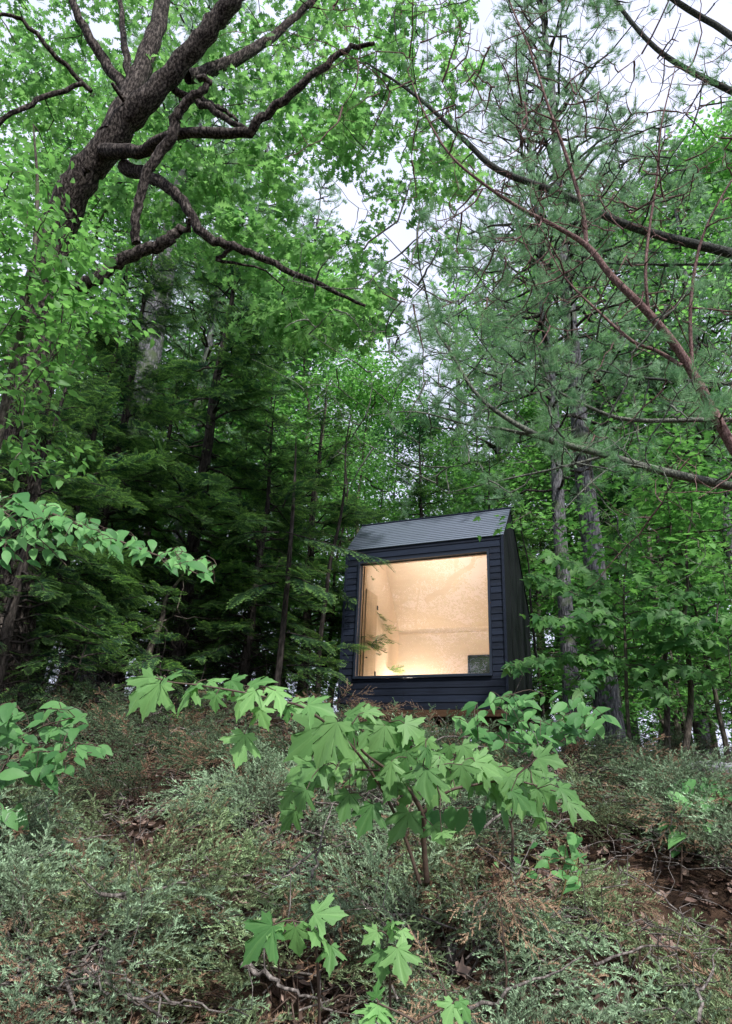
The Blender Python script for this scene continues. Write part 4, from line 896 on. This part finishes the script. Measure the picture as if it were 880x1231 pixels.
# ------------------------------------------------------------------ juniper bank
rng = np.random.default_rng(77)
def juniper(seed, n, R, Hh, dead=0, mat='juniper'):
    global rng; keep = rng; rng = np.random.default_rng(seed)
    root = empty('juniper_shrub', (0, 0, 0), None, 'shrub', 'low juniper shrubs covering the bank'); sg = Geo(); fg = Geo(); dg = Geo()
    for i in range(n):
        a = U(0, 2*PI); r = R*math.sqrt(U(0.02, 1)); e = U(.45, 1); h = Hh*(1-.75*(r/R)**2)*e
        tip = np.array([math.cos(a)*r, math.sin(a)*r, h]); b0 = np.array([math.cos(a)*r*.25, math.sin(a)*r*.25, 0.0])
        q = np.linspace(0, 1, 6)[:, None]; pts = b0+(tip-b0)*q+np.array([0, 0, .16*r])*(q*(1-q))*2; pts[1:-1] += rng.normal(0, .02, (4, 3))
        sg.tube(pts, np.linspace(.006, .0018, 6), 4, t=U(0, 1))
        d = norm(norm(pts[-1]-pts[-3])*.6+np.array([math.cos(a)*.5, math.sin(a)*.5, U(.1, .7)])+rng.normal(0, .28, 3))
        m = 4
        for k in range(m):
            f = U(.45, 1) if k else 1.0; j = min(int(f*5), 4); p = pts[j]+(pts[j+1]-pts[j])*(f*5-j)
            dd = norm(d+rng.normal(0, .42, 3)); gg = dg if (U(0, 1) < dead) else fg
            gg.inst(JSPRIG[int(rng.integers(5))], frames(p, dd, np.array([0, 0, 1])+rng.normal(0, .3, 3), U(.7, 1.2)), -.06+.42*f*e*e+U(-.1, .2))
    for i in range(34):
        a = U(0, 2*PI); r = R*U(.3, 1.1); p = np.array([math.cos(a)*r, math.sin(a)*r, U(.02, .1)]); sg.tube(np.array([p*.3, p*.7+[0, 0, .04], p, p+rng.normal(0, .08, 3)]), np.array([.009, .007, .004, .002]), 4)
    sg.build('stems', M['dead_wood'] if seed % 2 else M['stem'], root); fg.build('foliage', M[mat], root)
    if dg.n: dg.build('dead_sprigs', M['dead_sprig'], root)
    rng = keep; return root
JP = [juniper(71, 42, .55, .44, .12), juniper(72, 48, .62, .52, .10, 'juniper_olive'), juniper(73, 36, .5, .32, .30, 'juniper_olive'), juniper(74, 42, .58, .44, .45)]
used = [False]*4
def put_j(x, y, s, k, label, group):
    z = float(T(x, y))-.03; gx = (float(T(x+.2, y))-float(T(x-.2, y)))/.4; gy = (float(T(x, y+.2))-float(T(x, y-.2)))/.4
    til = (math.atan(gy)*.7, -math.atan(gx)*.7); rz = U(0, 6.28)
    if not used[k]:
        used[k] = True; o = JP[k]; setx(o, (x, y, z), rz, (s, s, s*.8), til); o['label'] = label; o['group'] = group
    else: o = dup(JP[k], (x, y, z), rz, (s, s, s*.8), label, group, til)
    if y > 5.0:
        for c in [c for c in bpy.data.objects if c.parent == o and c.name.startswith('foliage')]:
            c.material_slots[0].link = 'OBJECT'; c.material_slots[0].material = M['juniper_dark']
GJ1 = 'pale juniper shrubs on the lower bank'; GJ2 = 'darker juniper shrubs on the upper bank'; GJ3 = 'browning juniper shrubs'
placed = []
tries = 0
while len(placed) < 150 and tries < 6000:
    tries += 1
    y = U(2.35, 9.6); hw = .62*y+.5; x = U(-hw, hw)
    rmin = .465+.018*y
    if any((x-a)**2+(y-b)**2 < rmin**2 for a, b in placed): continue
    # the litter gap right of the sapling and the twiggy hollow on the left stay half bare
    if ((x-1.5)/.75)**2+((y-3.9)/.75)**2 < 1 or ((x+1.35)/.6)**2+((y-4.4)/.55)**2 < 1 or ((x-.1)/.4)**2+((y-5.2)/.5)**2 < 1 or ((x-3)/.7)**2+((y-6.2)/.6)**2 < 1 or ((x-.75)/.4)**2+((y-2.7)/.35)**2 < 1 or ((x+2.6)/.6)**2+((y-6)/.6)**2 < 1: continue
    if y > 9.0 and x > -.7: continue
    if any(abs(x-PX(a, 900, d))<.42 and d-1.7 < y < d+.3 for a, d in ((558, 7.6), (625, 8.6), (862, 7.6), (826, 7.8))): continue
    placed.append((x, y))
for x, y in sorted(placed, key=lambda p: p[1]):
    k = int(rng.choice(4, p=[.36, .24, .20, .20])) if not (x > .8 and y > 5.2) else int(rng.choice(4, p=[.2, .1, .3, .4]))
    s = U(.8, 1.15)
    if y > 6.5 and -1.0 < x < 3.2: s *= .5
    elif y > 7.5: s *= .8
    if k == 3: lab, gr = 'juniper shrub with many rusty brown dead sprigs', GJ3
    elif y < 5: lab, gr = 'pale bluish green juniper shrub low on the bank', GJ1
    else: lab, gr = 'darker juniper shrub on the upper bank below the trees', GJ2
    put_j(x, y, s, k, lab, gr)

# tan dead sprays standing out of the juniper
def dead_spray(px, py, d, n, s, label):
    p = P(px, py, d*.9); root = empty('dead_juniper_spray', p, label, 'dead branch', 'tan dead sprays'); g = Geo(); sg = Geo()
    for i in range(n):
        v = norm(np.array([U(-1, 1), U(-.6, .2), U(-.6, .3)])); e = v*U(.05, .14)*s; sg.tube(np.array([(0, 0, 0), e*.5+[0, 0, .01], e]), np.array([.002, .0016, .001]), 3)
        g.inst(JSPRIG[i % 5], frames(e*.4, v+[0, 0, -.35], rng.normal(size=3), s*.42), U(.5, .9))
    z0 = float(T(p[0], p[1]))-p[2]; sg.tube(np.array([(0, 0, 0), (.02, .01, z0*.4), (-.01, .02, z0)]), np.array([.002, .004, .006]), 4)
    sg.build('stems', M['stem'], root); g.build('dead_needles', M['dead_sprig'], root)
for a in [(600, 1075, 2.85, 12, 1.2, 'tan dead spray at bottom centre right of the two seedlings'), (535, 1190, 2.35, 9, 1.0, 'tan dead spray hanging at the bottom edge'), (760, 1085, 3.3, 8, .9, 'tan dead spray over the leaf litter at right'), (812, 975, 4.4, 12, 1.5, 'tan dead spray near the right crest'),
          (745, 1050, 3.5, 6, .9, 'small rusty spray in the litter hollow'), (35, 1095, 3.0, 8, 1.1, 'tan dead spray at the left edge'), (405, 845, 7.8, 18, 3.0, 'rusty dead juniper beneath the left corner of the cabin'), (450, 850, 8.2, 12, 2.2, 'rusty dead juniper beneath the middle of the cabin'), (515, 862, 7.6, 10, 2.0, 'brown dead juniper in front of the cabin base')]: dead_spray(*a)

# ------------------------------------------------------------------ litter, dead branches, stones
rng = np.random.default_rng(78)
def litter():
    g = Geo(); n = 15000
    y = rng.uniform(1.6, 11.5, n); x = rng.uniform(-1, 1, n)*(.66*y+.8); z = T(x, y)+rng.uniform(.004, .035, n)
    yy = rng.normal(size=(n, 3)); yy[:, 2] *= .3; nr = rng.normal(0, .45, (n, 3))+[0, -.15, 1]
    sel = rng.integers(0, 3, n)
    for k, tp in enumerate((curl(OAK, .9), curl(MAPLE_S, 1.0), curl(OVATE_S, .8))):
        q = sel == k; g.inst(tp, frames(np.column_stack([x, y, z])[q], yy[q], nr[q], rng.uniform(.04, .078, q.sum())), rng.beta(1.2, 2.6, q.sum()))
    tag(g.build('leaf_litter', M['litter']), 'brown fallen leaves covering the ground of the bank', 'leaf litter', kind='stuff')
    g = Geo()
    for i in range(1700):
        y = U(1.9, 10); x = U(-1, 1)*(.64*y+.5); a = U(0, PI); l = U(.12, .5); c = np.array([x, y, float(T(x, y))+U(.02, .2)]); d = np.array([math.cos(a), math.sin(a)*.8, U(-.15, .35)])
        q = np.linspace(-.5, .5, 5)[:, None]; pts = c+d*l*q; pts[1:-1] += rng.normal(0, .02, (3, 3)); g.tube(pts, np.linspace(.0045, .0015, 5)*U(.6, 1.3), 4, t=U(0, 1))
    tag(g.build('fallen_twigs', M['dead_wood']), 'thin grey fallen twigs scattered over the bank', 'twigs', kind='stuff')
litter()
def dead_branch(pp, r, lab, nt_=7, arch=0.0):
    pts = np.array([P(a, b, c*.86) for a, b, c in pp]); pts[:, 2] = np.maximum(pts[:, 2], T(pts[:, 0], pts[:, 1])+.02)
    root = empty('dead_branch', pts[0], lab, 'dead branch', 'grey dead branches on the bank'); S = Skel()
    q = pts-pts[0]; r = r*.62; S.limb(q, np.linspace(r, r*.35, len(q)), 7, sub=5, wob=.006)
    tw = Geo()
    for k in range(nt_): S.attach(S.p[int(U(0, len(S.p)))]+rng.normal(0, .14, 3)+[0, 0, .05], r0=r*.3, sides=4, n=5, wob=.1)
    S.g.build('limb', M['dead_wood'], root, smooth=True)
dead_branch([(292, 1160, 2.75), (320, 1172, 2.7), (352, 1190, 2.65), (400, 1215, 2.6)], .014, 'pale barkless branch under the left seedling', 3)
dead_branch([(375, 1055, 3.3), (384, 1010, 3.5), (400, 965, 3.8)], .010, 'grey dead branch standing left of the sapling stem', 12)
dead_branch([(345, 1050, 3.3), (385, 1020, 3.5), (420, 1012, 3.6)], .008, 'dead branch lying across the standing one left of the sapling', 10)
dead_branch([(575, 995, 4.0), (620, 975, 4.2), (660, 990, 4.2), (700, 985, 4.3)], .012, 'tangled grey branch behind the rounded leaf row', 14)
dead_branch([(745, 1045, 3.8), (790, 1075, 3.5), (830, 1105, 3.3), (870, 1125, 3.1)], .007, 'long thin dead branch across the litter on the right', 8)
dead_branch([(715, 1160, 2.9), (770, 1140, 3.0), (850, 1145, 3.0)], .008, 'arched dead branch at the bottom right', 12)
dead_branch([(560, 1215, 2.5), (640, 1180, 2.7), (700, 1150, 2.9)], .009, 'dead branch rising from the bottom edge right of centre', 6)
dead_branch([(840, 1230, 2.4), (850, 1180, 2.6), (865, 1140, 2.8)], .008, 'bundle of grey twigs at the bottom right corner', 22)
dead_branch([(120, 1075, 3.1), (190, 1068, 3.3), (240, 1060, 3.4)], .012, 'grey branch lying in the left hollow', 9)
dead_branch([(20, 1040, 3.6), (90, 1012, 3.9), (150, 1002, 4.1)], .007, 'thin dead branch at the left above the hollow', 8)
dead_branch([(160, 1200, 2.5), (230, 1205, 2.5), (300, 1222, 2.45)], .007, 'dead branch at the bottom left', 6)
dead_branch([(455, 900, 5.2), (500, 893, 5.6), (540, 885, 6.0), (575, 888, 6.2)], .014, 'grey branch arched in front of the flat stone', 8)
dead_branch([(835, 905, 8.5), (860, 912, 8.0), (885, 918, 7.5)], .02, 'bleached log end at the right edge above the stones', 3)
def rock(px, py, d, sx, sy, sz, label, seed):
    r = np.random.default_rng(seed); import bmesh
    bm = bmesh.new(); bmesh.ops.create_icosphere(bm, subdivisions=4, radius=1)
    ph = r.uniform(0, 6, 6)
    for v in bm.verts:
        c = v.co; k = 1+.16*math.sin(2.1*c.x+ph[0])*math.cos(1.8*c.y+ph[1])+.09*math.sin(4.3*c.z+3*c.x+ph[2])+.05*math.sin(8*c.y+ph[3]+5*c.x)+.02*math.sin(17*c.x+13*c.z)
        c = Vector((max(-.78, min(.78, c.x*k)), max(-.8, min(.8, c.y*k)), max(-.7, min(.62, c.z*k)))); v.co = Vector((c.x*sx, c.y*sy, c.z*sz))
    me = bpy.data.meshes.new('stone'); bm.to_mesh(me); bm.free(); me.materials.append(M['rock']); me.polygons.foreach_set('use_smooth', np.ones(len(me.polygons), bool))
    o = bpy.data.objects.new('stone', me); C.objects.link(o); p = P(px, py, d); p[2] = float(T(p[0], p[1]))+sz*.75; o.location = tuple(p); o.rotation_euler = (0, 0, r.uniform(0, 3)); tag(o, label, 'stone', 'pale stones along the crest')
def rockmat():
    m, nt, out = new_mat('lichened stone'); L = nt.links.new
    tc = nt.nodes.new('ShaderNodeTexCoord'); no = N(nt, 'ShaderNodeTexNoise', Scale=9.0, Detail=8.0, Roughness=.7); L(tc.outputs['Object'], no.inputs['Vector'])
    c = ramp(nt, no.outputs['Fac'], [(.3, (.10, .10, .10)), (.48, (.33, .33, .34)), (.62, (.60, .60, .62))])
    p = nt.nodes.new('ShaderNodeBsdfPrincipled'); p.inputs['Roughness'].default_value = .9; L(c, p.inputs['Base Color'])
    bp = nt.nodes.new('ShaderNodeBump'); bp.inputs['Distance'].default_value = .03; L(no.outputs['Fac'], bp.inputs['Height']); L(bp.outputs[0], p.inputs['Normal']); L(p.outputs[0], out.inputs[0]); return m
M['rock'] = rockmat()
rock(558, 888, 7.6, .27, .22, .12, 'flat pale stone in front of the cabin base', 1)
rock(625, 862, 8.6, .22, .2, .17, 'round pale stone below the right corner of the cabin', 2)
rock(862, 932, 7.6, .28, .24, .13, 'pale stone at the right edge of the crest', 3)
rock(826, 932, 7.8, .13, .12, .10, 'small pale stone left of the right edge stone', 4)
rock(520, 878, 7.9, .11, .12, .07, 'small stone left of the flat pale stone', 5)
rock(742, 925, 6.4, .10, .1, .06, 'small stone in the browning juniper at right', 6)
# trees on the near side of the clearing, behind the camera; the window mirrors them
for k, (px, y, s_, rz, pr) in enumerate([(-20, -3, 1.15, 1, bA), (-17.5, -6.5, 1.2, 2, bC), (-11.5, -13, 1.15, 5, bC), (-22.5, -8, 1.4, 5, bC), (-24, 1, 1.3, 1.5, bC), (-16, -15, 1.3, 1.1, bC), (-13, -11, 1.15, 3.1, bC), (-20, -10.5, 1.5, .2, bC)]):
    dup(pr, (px, y, float(T(px, y))), rz, s_, 'tree across the clearing, seen only as a reflection in the cabin window', 'trees mirrored in the window')

# ------------------------------------------------------------------ light
SUN_EL, SUN_AZ = 50, 158      # azimuth measured from +Y (view direction) clockwise: the light comes from behind right
w = bpy.data.worlds.new('World'); sc.world = w; w.use_nodes = True; nt = w.node_tree; nt.nodes.clear(); L = nt.links.new
out = nt.nodes.new('ShaderNodeOutputWorld'); bg = nt.nodes.new('ShaderNodeBackground'); bg.inputs[1].default_value = .15
sky = nt.nodes.new('ShaderNodeTexSky'); sky.sky_type = 'NISHITA'; sky.sun_disc = False; sky.sun_elevation = math.radians(SUN_EL); sky.sun_rotation = math.radians(SUN_AZ); sky.dust_density = 2.5; sky.air_density = 1.0
tc = nt.nodes.new('ShaderNodeTexCoord'); no = N(nt, 'ShaderNodeTexNoise', Scale=2.2, Detail=6.0); L(tc.outputs['Generated'], no.inputs['Vector'])
cl = ramp(nt, no.outputs['Fac'], [(.3, (6.2, 6.7, 8.5)), (.7, (8.4, 8.7, 10.8))])
mk = nt.nodes.new('ShaderNodeMix'); mk.data_type = 'RGBA'; mk.inputs[0].default_value = .86; L(sky.outputs[0], mk.inputs[6]); L(cl, mk.inputs[7]); L(mk.outputs[2], bg.inputs[0]); L(bg.outputs[0], out.inputs[0])
sd = bpy.data.lights.new('sun', 'SUN'); sd.energy = 5.0; sd.angle = math.radians(2.5); sd.color = (1, .975, .94); so = bpy.data.objects.new('sun', sd); C.objects.link(so)
el, az = math.radians(SUN_EL), math.radians(SUN_AZ)
dirv = Vector((math.sin(az)*math.cos(el), math.cos(az)*math.cos(el), math.sin(el))); so.rotation_euler = dirv.to_track_quat('Z', 'Y').to_euler(); so.location = (0, 0, 30)
sc.view_settings.view_transform = 'Standard'; sc.view_settings.look = 'None'; sc.view_settings.exposure = 0; sc.view_settings.gamma = 1
sc.render.engine = 'CYCLES'; cy = sc.cycles
cy.max_bounces = 7; cy.diffuse_bounces = 4; cy.glossy_bounces = 3; cy.transmission_bounces = 4; cy.transparent_max_bounces = 8; cy.caustics_reflective = False; cy.caustics_refractive = False
cy.use_denoising = True; cy.use_adaptive_sampling = True; cy.adaptive_threshold = .02
sc.render.use_persistent_data = False
print('TRIS', sum(len(o.data.polygons) for o in bpy.data.objects if o.type == 'MESH' and o.data.users), len(bpy.data.objects))
